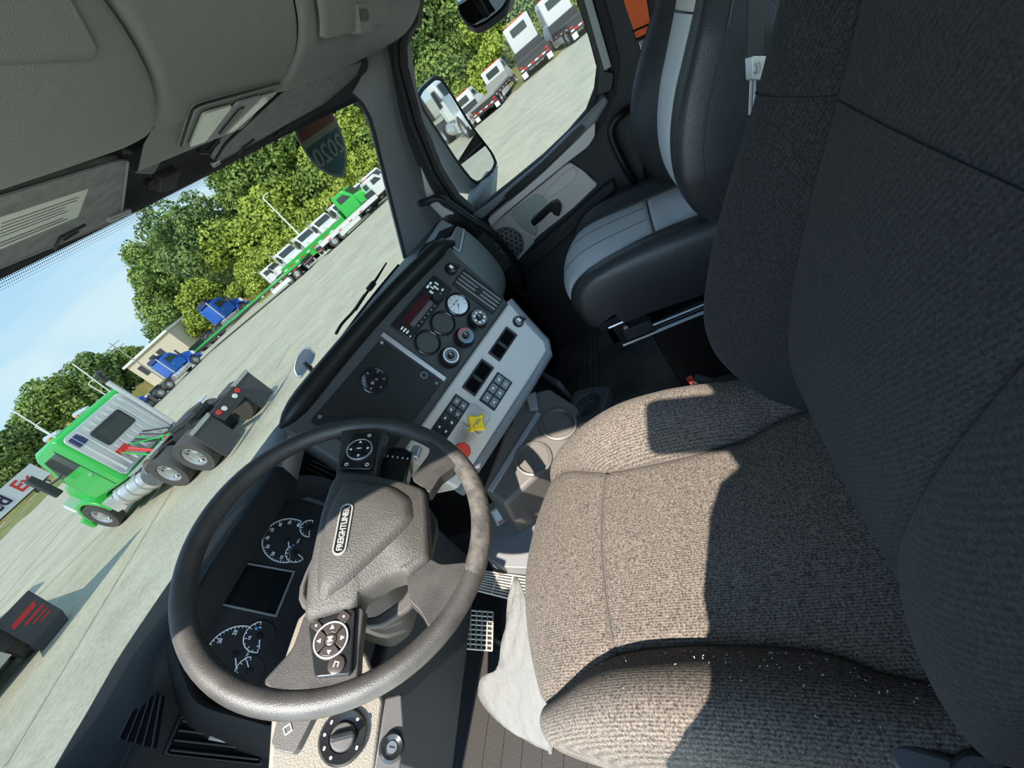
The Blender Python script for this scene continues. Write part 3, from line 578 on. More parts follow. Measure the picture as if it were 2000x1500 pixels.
MB().bb((0.12, -0.10, 0.30), (0.58, 0.44, 0.42)).build('seat_pan', K['plastic_black'], ds, bevel=0.02)
MB().bb((0.17, -0.04, 0.0), (0.53, 0.38, 0.30)).build('suspension_boot', K['rubber'], ds, bevel=0.02)
# recline lever at the cushion's left rear corner
lv = Frame(on(1835, 1505, z=0.54), (0.3, 1, 0), (1, -0.3, 0.3))
MB().prism(smooth_poly([(-0.02, -0.010), (0.030, -0.012), (0.034, 0.012), (-0.02, 0.014)], 0.3), -0.008, 0.008, lv.M).build('recline_lever', K['plastic_dark'], ds, bevel=0.004)
MB().prism(circle(0.024, 20), -0.012, 0.004, lv.sub(-0.03, 0.0).M).build('lever_hub', K['plastic_black'], ds, bevel=0.003)

# ---- passenger seat: leather, black with grey centre
ps = thing('passenger_seat', 'black leather passenger seat with grey centre panels on a rail base', 'seat', (1.36, 0.15, 0.0))
PX = 1.36
pcu = Pad(PX, [(-0.16, 0.565), (-0.05, 0.570), (0.06, 0.582), (0.16, 0.592), (0.26, 0.600), (0.33, 0.598), (0.385, 0.580), (0.415, 0.545), (0.42, 0.50), (0.41, 0.455)],
          [(-0.2, 0.14), (0.0, 0.13), (0.1, 0.135), (0.2, 0.15), (0.3, 0.165), (0.4, 0.18), (0.5, 0.18)], 0.262,
          [(-0.2, 0.3), (0.1, 0.55), (0.3, 0.35), (0.42, 0.2), (0.5, 0.2)], 'y', lambda q, x: Vector((q.x, q.y if q.y < 0.1 else 0.1 + (q.y - 0.1) * (1 - 0.18 * (abs(x) / 0.26) ** 2.5), q.z)), crown=0.012, cross=0.10)
tp = pcu.t_at(0.10)
pcu.middle(0, tp, 20).build('cushion_rear_panel', K['leather_grey'], ps, 70); pcu.middle(tp, 1, 20).build('cushion_panel', K['leather_grey'], ps, 70)
for sg in (-1, 1): pcu.bolster(sg).build('cushion_bolster', K['leather_black'], ps, 70)
pcu.cross_line(tp, 0.0022).build('seam', K['leather_black'], ps)
for a in (-0.33, 0.33): MB().tube([pcu.mid(a, tp + (1 - tp) * i / 30) for i in range(31)], 0.0014, 6).build('seam', K['leather_black'], ps)
pbk = Pad(PX, [(-0.36, 1.30), (-0.33, 1.34), (-0.295, 1.30), (-0.26, 1.20), (-0.215, 1.09), (-0.17, 1.01), (-0.118, 0.935), (-0.066, 0.86), (-0.028, 0.78), (-0.012, 0.70), (-0.025, 0.62), (-0.07, 0.54)],
          [(0.5, 0.12), (0.7, 0.105), (0.85, 0.10), (1.0, 0.105), (1.1, 0.11), (1.35, 0.10)], [(0.5, 0.238), (0.6, 0.25), (0.72, 0.258), (0.85, 0.252), (0.97, 0.235), (1.06, 0.20), (1.2, 0.165), (1.35, 0.13)],
          [(0.5, 0.7), (0.68, 1.5), (0.8, 1.5), (0.95, 1.1), (1.1, 0.6), (1.35, 0.4)], 'z', None, crown=0.006, n=60)
pbk.left = 0.15; pbk.crown = 0.022; tq = pbk.t_at(0.985)
pbk.middle(tq, 1, 20).build('back_panel', K['leather_grey'], ps, 70); pbk.middle(0, tq, 20).build('head_panel', K['plastic_grey'], ps, 70)
pbk.cross_line(tq, 0.002).build('seam', K['leather_black'], ps)
for sg in (-1, 1):
    o = pbk.bolster(sg).build('back_bolster', K['leather_black'], ps, 70); MB().tube([pbk.bol(sg, 0.80, i / 60) for i in range(61)], 0.0022, 6).build('piping', K['leather_black'], o)
MB().prism(rrect(0.44, 0.74, 0.10, 5), -0.045, 0.055, Frame((PX, -0.26, 0.90), (1, 0, 0), (0, -0.28, 0.96)).M).build('back_shell', K['leather_black'], ps, bevel=0.03, seg=3)
b = MB()
for x in (PX - 0.21, PX + 0.21):
    b.bb((x - 0.012, -0.10, 0.405), (x + 0.012, 0.36, 0.44)); b.bb((x - 0.014, -0.10, 0.325), (x + 0.014, 0.35, 0.345)); b.bb((x - 0.01, 0.28, 0.33), (x + 0.01, 0.345, 0.43)); b.bb((x - 0.01, -0.10, 0.33), (x + 0.01, -0.04, 0.43))
b.bb((PX - 0.22, 0.32, 0.33), (PX + 0.22, 0.345, 0.43)); b.build('slide_frame', K['plastic_gloss'], ps, bevel=0.003)
MB().cyl((PX - 0.225, -0.10, 0.41), (PX - 0.225, 0.33, 0.415), 0.006, n=8).build('upper_rail', K['steel'], ps)
MB().cyl((PX - 0.222, -0.10, 0.352), (PX - 0.222, 0.26, 0.358), 0.005, n=8).build('rail', K['steel'], ps)
MB().cyl((PX - 0.228, -0.10, 0.328), (PX - 0.228, 0.32, 0.333), 0.006, n=8).build('lower_rail', K['steel'], ps)
MB().bb((PX - 0.235, 0.21, 0.345), (PX - 0.205, 0.30, 0.385)).build('slide_latch', K['plastic_dark'], ps, bevel=0.004)
for y in (-0.02, 0.285): MB().prism(circle(0.008, 10), 0, 0.006, Frame((PX - 0.222, y, 0.39), (0, -1, 0), (0, 0, 1)).M).build('bolt', K['steel'], ps)
MB().bb((PX - 0.17, -0.05, 0.0), (PX + 0.17, 0.24, 0.33)).build('pedestal', K['plastic_black'], ps, bevel=0.01)

# ---- belts
sb = thing('seat_belt', 'orange shoulder belt hanging with buckle behind the passenger door', 'seat belt', tuple(on(1265, 100, x=1.70)))
z2 = lambda x, y: (700 + 0.4 * x, 0.4 * y)
bf = Frame(on(*z2(1355, 60), x=1.70), (0.10, -0.95, -0.2), (0, -0.2, 0.97))
def bq(pts, w=0.0): return [bf.hit(*z2(*q), w) for q in pts]
MB().prism(bq(((1250, -200), (1375, -200), (1425, 120), (1345, 150), (1300, 20))), -0.001, 0.0015, bf.M).build('webbing', K['orange_belt'], sb)
MB().prism(bq(((1345, 150), (1425, 120), (1432, 160), (1358, 195))), -0.001, 0.005, bf.M).build('webbing_fold', K['orange_belt'], sb, bevel=0.001)
MB().tube([bf.at(*q, 0.006) for q in bq(((1335, 155), (1432, 112), (1448, 150), (1350, 195)))], 0.003, 8, closed=True).build('guide_loop', K['plastic_black'], sb)
MB().prism(smooth_poly(bq(((1365, 200), (1430, 170), (1440, 230), (1400, 262), (1378, 245))), 0.15), 0.0, 0.010, bf.M).build('latch_plate', K['steel'], sb, bevel=0.002)
MB().prism(bq(((1380, 250), (1432, 225), (1440, 280), (1400, 300))), 0.0, 0.004, bf.M).build('lower_webbing', K['orange_belt'], sb)
MB().prism(bq(((1385, 215), (1420, 200), (1424, 215), (1390, 232))), 0.0, 0.0125, bf.M).build('latch_slot', K['orange_belt'], sb)
z1300 = lambda x, y: (1300 + 0.35 * x, 0.35 * y)
sf = Frame(on(*z1300(497, 380), x=0.70), (0.45, -0.85, 0), (0, -0.1, 0.99))
def sq(pts, w=0.0): return [sf.hit(*z1300(*q), w) for q in pts]
st2 = thing('belt_buckle', 'silver belt buckle on a black strap beside the driver backrest', 'belt buckle', tuple(sf.p))
MB().prism(sq(((465, -60), (560, -60), (545, 320), (458, 320))), -0.003, 0.0, sf.M).build('strap', K['rubber'], st2)
MB().prism(smooth_poly(sq(((463, 318), (560, 318), (560, 452), (468, 445))), 0.06), -0.006, 0.006, sf.M).build('buckle', K['silver'], st2, bevel=0.002)
MB().tube([sf.at(*q, 0.008) for q in sq(((480, 360), (492, 350), (498, 375), (494, 408), (482, 402)))], 0.0012, 6).build('emblem', K['pewter'], st2)
for a, c in ((478, 470), (500, 492)): MB().tube([sf.at(*q, 0.0) for q in sq(((a, 448), (c, 640)))], 0.0018, 6).build('cable', K['silver'], st2)
rb = thing('belt_receiver', 'black belt receiver stalk with red button between the seats', 'belt receiver', tuple(on(1400, 750, x=0.70)))
z7 = lambda x, y: (900 + 0.35 * x, 500 + 0.35 * y)
p0, p1, p2 = on(*z7(1300, 690), x=0.72), on(*z7(1420, 725), x=0.70), on(*z7(1520, 775), x=0.66)
MB().tube(spline([p0, p1, p2], 5), 0.016, 10, flat=0.6).build('sleeve', K['plastic_black'], rb, bevel=0.0)
MB().prism(rrect(0.022, 0.012, 0.003), 0, 0.010, Frame(p0, (0.3, 0.3, 0.9), (1, 0, 0)).M).build('button', K['red'], rb)
# ================================================================== dashboard
z4 = lambda x, y: (550 + 0.3 * x, 400 + 0.3 * y)
z5 = lambda x, y: (320 + 0.34 * x, 800 + 0.34 * y)
z6 = lambda x, y: (150 + 0.4 * x, 1000 + 0.4 * y)
S = yaw_tilt((0.8885, 0.635, 0.8615), -26.2, 24.2)       # centre panel, turned toward the driver
CL = yaw_tilt((0.30, 0.98, 0.71), 6, 25)                  # instrument cluster
BP = Frame((0.072, 0.723, 0.600), (1, 0, 0), (0, 0.66, 0.75))   # lower beige panel left of the column
dash = thing('dashboard', 'dark dashboard with instrument cluster and angled grey centre panel', 'dashboard', (0.77, 0.9, 0.3))
# --- top pad from the windshield base to the brows
far = [ws_bot(x) + Vector((0, 0.006, -0.012)) for x in [-0.06 + 1.815 * i / 52 for i in range(53)]]
def near(x):
    if x < 0.53:
        a = max(0, min(1, (x + 0.0) / 0.14)); a = a * a * (3 - 2 * a); return Vector((x, 0.955, 0.795 + 0.055 * a))
    if x < 1.075:
        u = -0.40 + (x - 0.53) / (1.075 - 0.53) * 0.60; return S.at(u, 0.078, -0.05)
    return Vector((x, 0.80 + 0.02 * math.sin((x - 1.075) * 3), 0.862))
nr = [near(p.x) for p in far]
for i, p in enumerate(nr):
    if 0.53 <= far[i].x < 1.075: pass
loops = [far]
for t, dz in ((0.15, 0.010), (0.5, 0.012), (0.85, 0.008), (1.0, 0.0)): loops.append([a.lerp(c, t) + Vector((0, 0, dz)) for a, c in zip(far, nr)])
loops.append([c + Vector((0, -0.012, -0.012)) for c in nr]); loops.append([c + Vector((0, 0.0, -0.06)) for c in nr])
ks = max(i for i, p in enumerate(far) if p.x < 0.50)  # one pad split here; driver end coloured darker where no sky reflection shows
MB().loft([L[:ks + 1] for L in loops], None, False).build('driver_top_pad', K['driver_pad'], dash, 60)
MB().loft([L[ks:] for L in loops], None, False).build('top_pad', K['dash_top'], dash, 60)
b = MB().tube([p + Vector((0, -0.045, 0.018)) for p in far[18:48]], 0.005, 6); b.build('defroster_slot', K['plastic_black'], dash)
# --- centre block
blk = [(-0.425, 0.06), (0.195, 0.055), (0.175, -0.172), (-0.335, -0.172), (-0.425, -0.12)]
MB().prism(blk, -0.22, 0.0, S.M).build('centre_panel', K['stack'], dash, bevel=0.006)
low = [(0.177, -0.172), (0.158, -0.25), (0.146, -0.318), (0.125, -0.338), (0.05, -0.338), (-0.17, -0.332), (-0.33, -0.33), (-0.335, -0.172)]
lowp = MB().prism(low, -0.20, 0.002, S.M).build('lower_panel', K['plastic_grey'], dash, bevel=0.008, seg=3)
MB().tube([S.at(*q, -0.012) for q in ((0.182, -0.17), (0.163, -0.25), (0.150, -0.322), (0.125, -0.345), (0.0, -0.345), (-0.17, -0.34), (-0.33, -0.335))], 0.016, 10).build('lower_lip', K['plastic_mid'], dash)
brow = [S.at(-0.43 + 0.645 * i / 24, 0.062 + 0.012 * math.sin(math.pi * i / 24) - (0.018 if i == 24 else 0), 0.006) for i in range(25)]
MB().tube(brow, [0.004, 0.016, 0.022] + [0.024] * 20 + [0.018, 0.008], 12).build('brow', K['plastic_black'], dash, 70)
# blank insert with tweeter, screws and silver strip
ins = MB().prism(smooth_poly([(-0.385, 0.026), (-0.138, 0.026), (-0.138, -0.152), (-0.35, -0.152), (-0.385, -0.10)], 0.04), -0.002, 0.003, S.M).build('blank_insert', K['plastic_black'], dash, bevel=0.001)
MB().prism([(-0.132, 0.032), (-0.119, 0.032), (-0.119, -0.156), (-0.132, -0.156)], 0, 0.006, S.M).build('trim_strip', K['pewter'], dash, bevel=0.002)
sp_ = S.sub(-0.231, -0.024, 0.003)
tw = MB().lathe([(0.032, 0), (0.032, 0.002), (0.029, 0.0035), (0.026, 0.002), (0.012, 0.0025), (0.012, 0.005), (0.007, 0.008), (0.0, 0.009)], 28, sp_.M, (True, False)).build('tweeter', K['plastic_gloss'], dash)
for k in range(6):
    a = k * math.pi / 3 + 0.3; MB().prism(rrect(0.006, 0.003, 0.001), 0.002, 0.0042, sp_.sub(0.022 * math.cos(a), 0.022 * math.sin(a), 0, a).M).build('vent_hole', K['plastic_mid'], tw)
for u, v in ((-0.145, 0.018), (-0.147, -0.143), (-0.366, 0.016)): MB().prism(circle(0.0042, 12), 0.002, 0.0055, S.sub(u, v).M).build('screw', K['steel'] if v > 0.017 else K['plastic_mid'], ins)
MB().tube([S.at(*q, 0.004) for q in circle(0.0075, 14, -0.149, -0.107)], 0.002, 6, closed=True).build('plug_ring', K['plastic_mid'], ins)
# radio
rd = MB().prism(rrect(0.190, 0.060, 0.003), -0.004, 0.004, S.M).build('radio', K['plastic_gloss'], dash, bevel=0.0015)
K['lcd'] = mat('radio_display', (0.10, 0.085, 0.10), 0.25); K['lcd2'] = mat('radio_window', (0.05, 0.012, 0.014), 0.15)
MB().prism([(-0.070, 0.016), (0.030, 0.020), (0.030, -0.002), (-0.070, -0.002)], 0.004, 0.005, S.M).build('display', K['lcd2'], rd)
MB().prism([(-0.062, -0.004), (0.028, -0.004), (0.028, -0.016), (-0.062, -0.016)], 0.004, 0.0052, S.M).build('display_strip', K['lcd'], rd)
for k in range(6): 
    c = S.sub(-0.052 + k * 0.0145, -0.0225, 0.004); MB().prism(rrect(0.012, 0.0065, 0.002), 0, 0.002, c.M).build('preset_button', K['plastic_black'], rd); MB().prism(rrect(0.0012, 0.003, 0.0004), 0.002, 0.0023, c.M).build('icon', K['white'], rd)
for (u, v, w, h) in ((-0.083, -0.012, 0.010, 0.004), (-0.083, -0.004, 0.012, 0.004), (-0.083, 0.004, 0.010, 0.004), (0.055, 0.022, 0.010, 0.006), (0.068, 0.022, 0.008, 0.006), (0.048, 0.006, 0.006, 0.011), (0.060, 0.012, 0.004, 0.010), (0.067, 0.004, 0.005, 0.016), (0.078, 0.010, 0.004, 0.012), (0.074, -0.012, 0.008, 0.005), (0.06, -0.014, 0.006, 0.006)):
    MB().prism(rrect(w, h, 0.001), 0.004, 0.0055, S.sub(u, v).M).build('icon', K['white'], rd)
MB().lathe([(0.014, 0.004), (0.014, 0.012), (0.012, 0.016), (0.0, 0.016)], 24, S.sub(0.043, -0.014).M, (False, False)).build('volume_knob', K['plastic_black'], rd)
MB().prism(circle(0.0022, 8), 0.004, 0.006, S.sub(-0.088, -0.024).M).build('reset_pin', K['white'], rd)
# power sockets with caps
def socket(u, v, par):
    f = S.sub(u, v); o = MB().lathe([(0.0165, 0), (0.0165, 0.006), (0.0135, 0.011), (0.0, 0.012)], 20, f.M, (False, False)).build('power_socket', K['plastic_gloss'], par)
    MB().prism(rrect(0.008, 0.011, 0.001), 0.0118, 0.0126, f.sub(0.001, 0.002).M).build('socket_icon', K['white'], o)
    MB().prism(rrect(0.014, 0.008, 0.003), 0, 0.008, f.sub(0.017, -0.008, 0, -0.6).M).build('cap_tab', K['plastic_black'], o, bevel=0.002)
socket(0.142, 0.006, dash); socket(0.141, -0.224, dash)
# round gauges and blanks
for k, u in enumerate((0.067, -0.004, -0.073)):
    f = S.sub(u, -0.066); o = MB().lathe([(0.0335, 0), (0.0335, 0.005), (0.031, 0.007), (0.0285, 0.005), (0.0285, 0.003), (0, 0.003)], 32, f.M, (False, False)).build('air_gauge' if k == 0 else 'gauge_blank', K['plastic_gloss'], dash)
    MB().lathe([(0.0283, 0.003), (0.027, 0.0045), (0, 0.0048)], 32, f.M, (False, False)).build('gauge_face' if k == 0 else 'blank_cap', K['silver'] if k == 0 else K['stack'], o)
    if k == 0:
        for a in range(9):
            an_ = math.radians(220 - a * 32.5); MB().prism(rrect(0.0045, 0.0012, 0.0004), 0.0049, 0.0055, f.sub(0.022 * math.cos(an_), 0.022 * math.sin(an_), 0, an_).M).build('tick', K['plastic_black'], o)
        MB().prism([(-0.012, -0.012), (0.001, 0.002), (0.003, 0.0)], 0.005, 0.0058, f.M).build('needle', K['plastic_black'], o); text('numeral', '60 120', 0.008, f.sub(0, 0.008, 0.005), K['plastic_black'], o, 0.0003)
# climate knobs
for k, u in enumerate((0.066, -0.001, -0.071)):
    f = S.sub(u, -0.131); o = MB().lathe([(0.028, 0), (0.028, 0.003), (0.0245, 0.004), (0.0235, 0.018), (0.0215, 0.021), (0.0, 0.021)], 30, f.M, (False, False)).build('climate_knob', K['plastic_gloss'], dash)
    if k == 1:
        for a0, mt in ((20, 'red_print'), (200, 'blue_print')):
            P = [(math.cos(math.radians(a0 + i * 14)), math.sin(math.radians(a0 + i * 14))) for i in range(10)]
            MB().prism([(p[0] * 0.0205, p[1] * 0.0205) for p in P] + [(p[0] * 0.0175, p[1] * 0.0175) for p in P[::-1]], 0.021, 0.0216, f.M).build('colour_arc', K[mt], o)
    elif k == 0:
        for a in range(7):
            an_ = 0.4 + a * 0.85; MB().prism(circle(0.0032, 8), 0.021, 0.0216, f.sub(0.014 * math.cos(an_), 0.014 * math.sin(an_)).M).build('mode_icon', K['silver'], o)
    else: MB().ring(circle(0.0195, 24), circle(0.0170, 24), 0.021, 0.0216, f.M).build('fan_ring', K['silver'], o)
    MB().lathe([(0.009, 0.021), (0.0085, 0.026), (0, 0.0265)], 18, f.M, (False, False)).build('knob_centre', K['plastic_black'], o); MB().prism(rrect(0.0015, 0.008, 0.0005), 0.0262, 0.027, f.sub(0, 0.003).M).build('pointer', K['white'], o)
# tall centre vent with slats
def vent(frame, w, h, name='air_vent', n=4, mt='plastic_black', rim='plastic_black', slat='pewter', tab=True):
    o = MB().ring(rrect(w, h, 0.004), rrect(w - 0.008, h - 0.008, 0.003), -0.004, 0.004, frame.M).build(name, K[rim], dash, bevel=0.001)
    MB().prism(rrect(w - 0.006, h - 0.006, 0.003), -0.003, -0.0005, frame.M).build('throat', K['void'], o)
    for k in range(n):
        u = -w / 2 + w * (k + 1) / (n + 1); f = frame.sub(u, 0, 0.0)
        b_ = MB().add([(-0.0012, -h / 2 + 0.004, 0.0035), (0.0022, -h / 2 + 0.004, 0.0032), (0.0022, h / 2 - 0.004, 0.0032), (-0.0012, h / 2 - 0.004, 0.0035), (0.003, -h / 2 + 0.004, -0.002), (0.003, h / 2 - 0.004, -0.002)], [(0, 1, 2, 3), (1, 4, 5, 2)], f.M); b_.build('slat', K[slat], o)
    if tab: MB().prism(rrect(w * 0.28, h * 0.12, 0.002), 0.001, 0.006, frame.M).build('slide_tab', K[mt], o, bevel=0.001)
    return o
vent(S.sub(0.141, -0.088, 0.0, 0.03), 0.062, 0.136)
# storage cubbies
for (u0, u1, v0, v1) in ((0.006, 0.104, -0.243, -0.204), (-0.116, -0.019, -0.240, -0.199)):
    f = S.sub((u0 + u1) / 2, (v0 + v1) / 2); w, h = u1 - u0, v1 - v0
    o = MB().ring(rrect(w, h, 0.002), rrect(w - 0.012, h - 0.010, 0.002), 0, 0.006, f.M).build('cubby', K['plastic_dark'], dash, bevel=0.001)
    MB().prism(rrect(w - 0.011, h - 0.009, 0.002), 0.002, 0.0032, f.M).build('cubby_floor', K['void'], o); MB().prism(rrect(0.010, h - 0.012, 0.002), 0.003, 0.0045, f.sub(-0.004, 0).M).build('cubby_tab', K['plastic_black'], o)
# rocker switches
def rockers(u0, u1, v0, v1, nu, nv, icons):
    f0 = S.sub((u0 + u1) / 2, (v0 + v1) / 2); o = MB().prism(rrect(u1 - u0 + 0.006, v1 - v0 + 0.006, 0.002), 0, 0.004, f0.M).build('switch_bank', K['plastic_black'], dash, bevel=0.001)
    w, h = (u1 - u0) / nu, (v1 - v0) / nv
    for i in range(nu):
        for j in range(nv):
            f = S.sub(u0 + w * (i + 0.5), v0 + h * (j + 0.5), 0.003)
            b_ = MB().prism(rrect(w - 0.003, h - 0.003, 0.002), 0, 0.003, f.M, rrect(w - 0.005, h - 0.004, 0.002)); b_.build('rocker', K['plastic_gloss'], o)
            kk = (i * 3 + j) % 4; m2 = f.sub(0.0, 0.0, 0.0031)
            if kk == 0: b_ = MB().prism(rrect(0.006, 0.004, 0.001), 0, 0.0004, m2.M)
            elif kk == 1: b_ = MB().prism([(-0.003, -0.003), (0.003, -0.003), (0, 0.004)], 0, 0.0004, m2.M)
            elif kk == 2: b_ = MB().ring(circle(0.0035, 10), circle(0.0022, 10), 0, 0.0004, m2.M)
            else: b_ = MB().prism([(-0.004, -0.003), (0.001, -0.003), (0.004, 0.003), (-0.001, 0.003)], 0, 0.0004, m2.M)
            b_.build('icon', K['white'], o)
rockers(-0.246, -0.142, -0.238, -0.199, 4, 2, 0)
rockers(-0.114, -0.024, -0.299, -0.256, 3, 2, 0)
# air brake valve knobs
f = S.sub(-0.163, -0.272, 0.002)
MB().ring(rrect(0.062, 0.064, 0.008), rrect(0.056, 0.058, 0.007), 0, 0.003, f.M).build('valve_surround', K['plastic_grey'], dash, bevel=0.001)
f = S.sub(-0.179, -0.276, 0.0, 0.75)
ky = MB().cyl((0, 0, 0), (0, 0, 0.02), 0.008, n=12, M=f.M).build('valve_stem', K['plastic_black'], dash)
kk = MB().prism(smooth_poly([(0.021, 0.021), (0.004, 0.017), (-0.004, 0.017), (-0.021, 0.021), (-0.017, 0.004), (-0.017, -0.004), (-0.021, -0.021), (-0.004, -0.017), (0.004, -0.017), (0.021, -0.021), (0.017, -0.004), (0.017, 0.004)], 0.3, 2), 0.016, 0.034, f.M).build('parking_brake_knob', K['yellow'], dash, bevel=0.003)
text('lettering', 'PARKING', 0.006, f.sub(0, 0.004, 0.0341, -0.75), K['label_print'], kk, 0.0003); text('lettering', 'BRAKE', 0.006, f.sub(0.002, -0.004, 0.0341, -0.75), K['label_print'], kk, 0.0003)
f = S.sub(-0.256, -0.283, 0.0)
MB().cyl((0, 0, 0), (0, 0, 0.02), 0.008, n=12, M=f.M).build('valve_stem', K['plastic_black'], dash)
MB().prism(circle(0.021, 8, a0=0.39), 0.016, 0.036, f.M).build('trailer_brake_knob', K['red'], dash, bevel=0.003)
# --- block between cluster and centre panel
MB().prism([(0.195, 0.10), (0.40, 0.075), (0.40, -0.19), (0.195, -0.19)], -0.2, 0.01, CL.M).build('side_panel', K['plastic_dark'], dash, bevel=0.006)
vf = CL.sub(0.305, 0.008, 0.012); vq = [CL.hit(*q, 0.012) for q in ((591, 928), (611, 891), (668, 901), (652, 946))]
vent(CL.sub(sum(q[0] for q in vq) / 4, sum(q[1] for q in vq) / 4, 0.012, -0.1), 0.066, 0.078, n=4, slat='plastic_mid', tab=False)
# --- instrument cluster in its hood
cface = smooth_poly([(-0.225, -0.115), (0.195, -0.115), (0.205, 0.0), (0.165, 0.100), (-0.14, 0.100), (-0.215, 0.02)], 0.2, 4)
cl = MB().prism(cface, -0.02, 0.0, CL.M).build('instrument_cluster', K['dial_face'], dash)
def scl(pts, s_, w, dv=0): return [CL.at(p[0] * s_, p[1] * s_ + dv, w) for p in pts]
MB().loft([scl(cface, 1.0, -0.005), scl(cface, 1.02, 0.03), scl(cface, 1.06, 0.075, 0.006), scl(cface, 1.09, 0.080, 0.008), scl(cface, 1.13, 0.072, 0.010), scl(cface, 1.22, 0.01, 0.0), scl(cface, 1.25, -0.10, 0.0)]).build('hood', K['driver_pad'], dash, 50)
def dial(px, r, a0, a1, nums, name, needle, n_minor=4, numsize=0.009, lift=0.0):
    u, v = CL.hit(*px); f = CL.sub(u, v, lift); o = MB().prism(circle(r * 1.02, 40), 0.0, 0.0012, f.M).build(name, K['dial_face'], dash)
    P = [(math.cos(math.radians(a0 + (a1 - a0) * i / 40)), math.sin(math.radians(a0 + (a1 - a0) * i / 40))) for i in range(41)]
    MB().prism([(p[0] * r, p[1] * r) for p in P] + [(p[0] * (r - 0.0016), p[1] * (r - 0.0016)) for p in P[::-1]], 0.0012, 0.002, f.M).build('scale_arc', K['dial_print'], o, 0)
    b_ = MB(); N = (len(nums) - 1) * n_minor
    for i in range(N + 1):
        a = math.radians(a0 + (a1 - a0) * i / N); L = 0.0055 if i % n_minor == 0 else 0.0032
        b_.prism([(r - 0.001 - L, -0.0006), (r - 0.001, -0.0006), (r - 0.001, 0.0006), (r - 0.001 - L, 0.0006)], 0.0012, 0.002, f.sub(0, 0, 0, a).M)
    tag(b_.build('tick_marks', K['dial_print'], o, 0), kind='stuff')
    for i, s_ in enumerate(nums):
        if s_:
            a = math.radians(a0 + (a1 - a0) * i / (len(nums) - 1)); q = r - 0.011; text('numeral', s_, numsize, f.sub(q * math.cos(a), q * math.sin(a), 0.0014), K['dial_print'], o, 0.0003, bold=0.0002)
    a = math.radians(needle); MB().prism([(-0.006, -0.0012), (r * 0.8, -0.0006), (r * 0.8, 0.0006), (-0.006, 0.0012)], 0.003, 0.0042, f.sub(0, 0, 0, a).M).build('needle', K['dial_print'], o)
    MB().lathe([(0.006, 0.0015), (0.006, 0.005), (0, 0.0055)], 16, f.M, (False, False)).build('needle_cap', K['plastic_black'], o)
    return o, f
o, f = dial((562, 1055), 0.052, 215, -10, ['0', '10', '20', '30', '40', '50', '60', '70', '80'], 'speedometer', 210)
text('unit', 'MPH', 0.006, f.sub(0.004, -0.022, 0.0014), K['dial_print'], o, 0.0003)
o, f = dial((459, 1280), 0.050, 215, -10, ['0', '5', '10', '15', '20', '25', '30'], 'tachometer', 212, 5)
text('unit', 'RPM', 0.006, f.sub(0.004, -0.02, 0.0014), K['dial_print'], o, 0.0003)
o, f = dial((506, 1245), 0.0275, 200, 20, ['E', '', '1/2', '', 'F'], 'fuel_gauge', 205, 2, 0.006, 0.003); MB().prism(rrect(0.005, 0.006, 0.001), 0.0013, 0.0018, f.sub(0.012, 0.012).M).build('fuel_icon', K['blue_print'], o)
dial((486, 1312), 0.024, 200, 20, ['', '', '', '', ''], 'temperature_gauge', 40, 2, lift=0.003)
o, f = dial((577, 1082), 0.0215, 250, 60, ['', '', '', '', ''], 'oil_gauge', 250, 2, lift=0.003); MB().prism(circle(0.002, 10), 0.0013, 0.002, f.sub(0.015, 0.012).M).build('warning_lamp', K['blue_print'], o)
dial((604, 1034), 0.0215, 200, 0, ['', '', '', '', ''], 'air_pressure_gauge', 195, 2, lift=0.003)
sq_ = [CL.hit(*q) for q in ((427, 1179), (466, 1099), (573, 1118), (538, 1203))]; sq_ = [sq_[3], sq_[2], sq_[1], sq_[0]]; cc = Vector((sum(p[0] for p in sq_) / 4, sum(p[1] for p in sq_) / 4))
MB().ring([tuple(cc + (Vector(p) - cc) * 1.06) for p in sq_], [tuple(cc + (Vector(p) - cc) * 0.97) for p in sq_], 0, 0.004, CL.M).build('screen_bezel', K['plastic_mid'], cl, bevel=0.001)
MB().prism(sq_, 0, 0.0018, CL.M).build('driver_screen', K['screen'], cl)
# --- left end of the dash: side vent, demister slots, end cap
EL = yaw_tilt((0.03, 0.925, 0.70), 10, 12)
MB().prism([(-0.075, 0.10), (0.075, 0.115), (0.075, -0.13), (-0.075, -0.13)], -0.25, 0.0, EL.M).build('end_panel', K['driver_pad'], dash, bevel=0.008)
vv = [EL.hit(*q, 0.002) for q in ((350, 1396), (524, 1418), (510, 1496), (316, 1476))]
cu_, cv_ = sum(q[0] for q in vv) / 4, sum(q[1] for q in vv) / 4
o = MB().ring(smooth_poly(vv, 0.06), smooth_poly([(cu_ + (q[0] - cu_) * 0.88, cv_ + (q[1] - cv_) * 0.93) for q in vv], 0.06), -0.01, 0.006, EL.M).build('air_vent', K['plastic_black'], dash, bevel=0.002)
MB().prism(smooth_poly([(cu_ + (q[0] - cu_) * 0.9, cv_ + (q[1] - cv_) * 0.95) for q in vv], 0.06), -0.012, 0.0005, EL.M).build('throat', K['void'], o)
for k in range(4):
    t = (k + 0.6) / 4.2; p0 = Vector(vv[0]).lerp(Vector(vv[3]), t); p1 = Vector(vv[1]).lerp(Vector(vv[2]), t); p0, p1 = p0.lerp(p1, 0.05), p0.lerp(p1, 0.95)
    MB().tube([EL.at(*p0, 0.004), EL.at(*p1, 0.004)], 0.0035, 6, flat=0.5).build('slat', K['plastic_dark'], o)
MB().prism(rrect(0.012, 0.03, 0.003), 0.003, 0.009, EL.sub(cu_ + 0.003, cv_ + 0.005).M).build('slide_tab', K['plastic_mid'], o, bevel=0.002)
DM = Frame((0.05, 0.965, 0.8165), (1, 0, 0), (0, 0.97, 0.12)); dq = [DM.hit(*q, 0.004) for q in ((276, 1352), (314, 1357), (296, 1462), (232, 1442))]
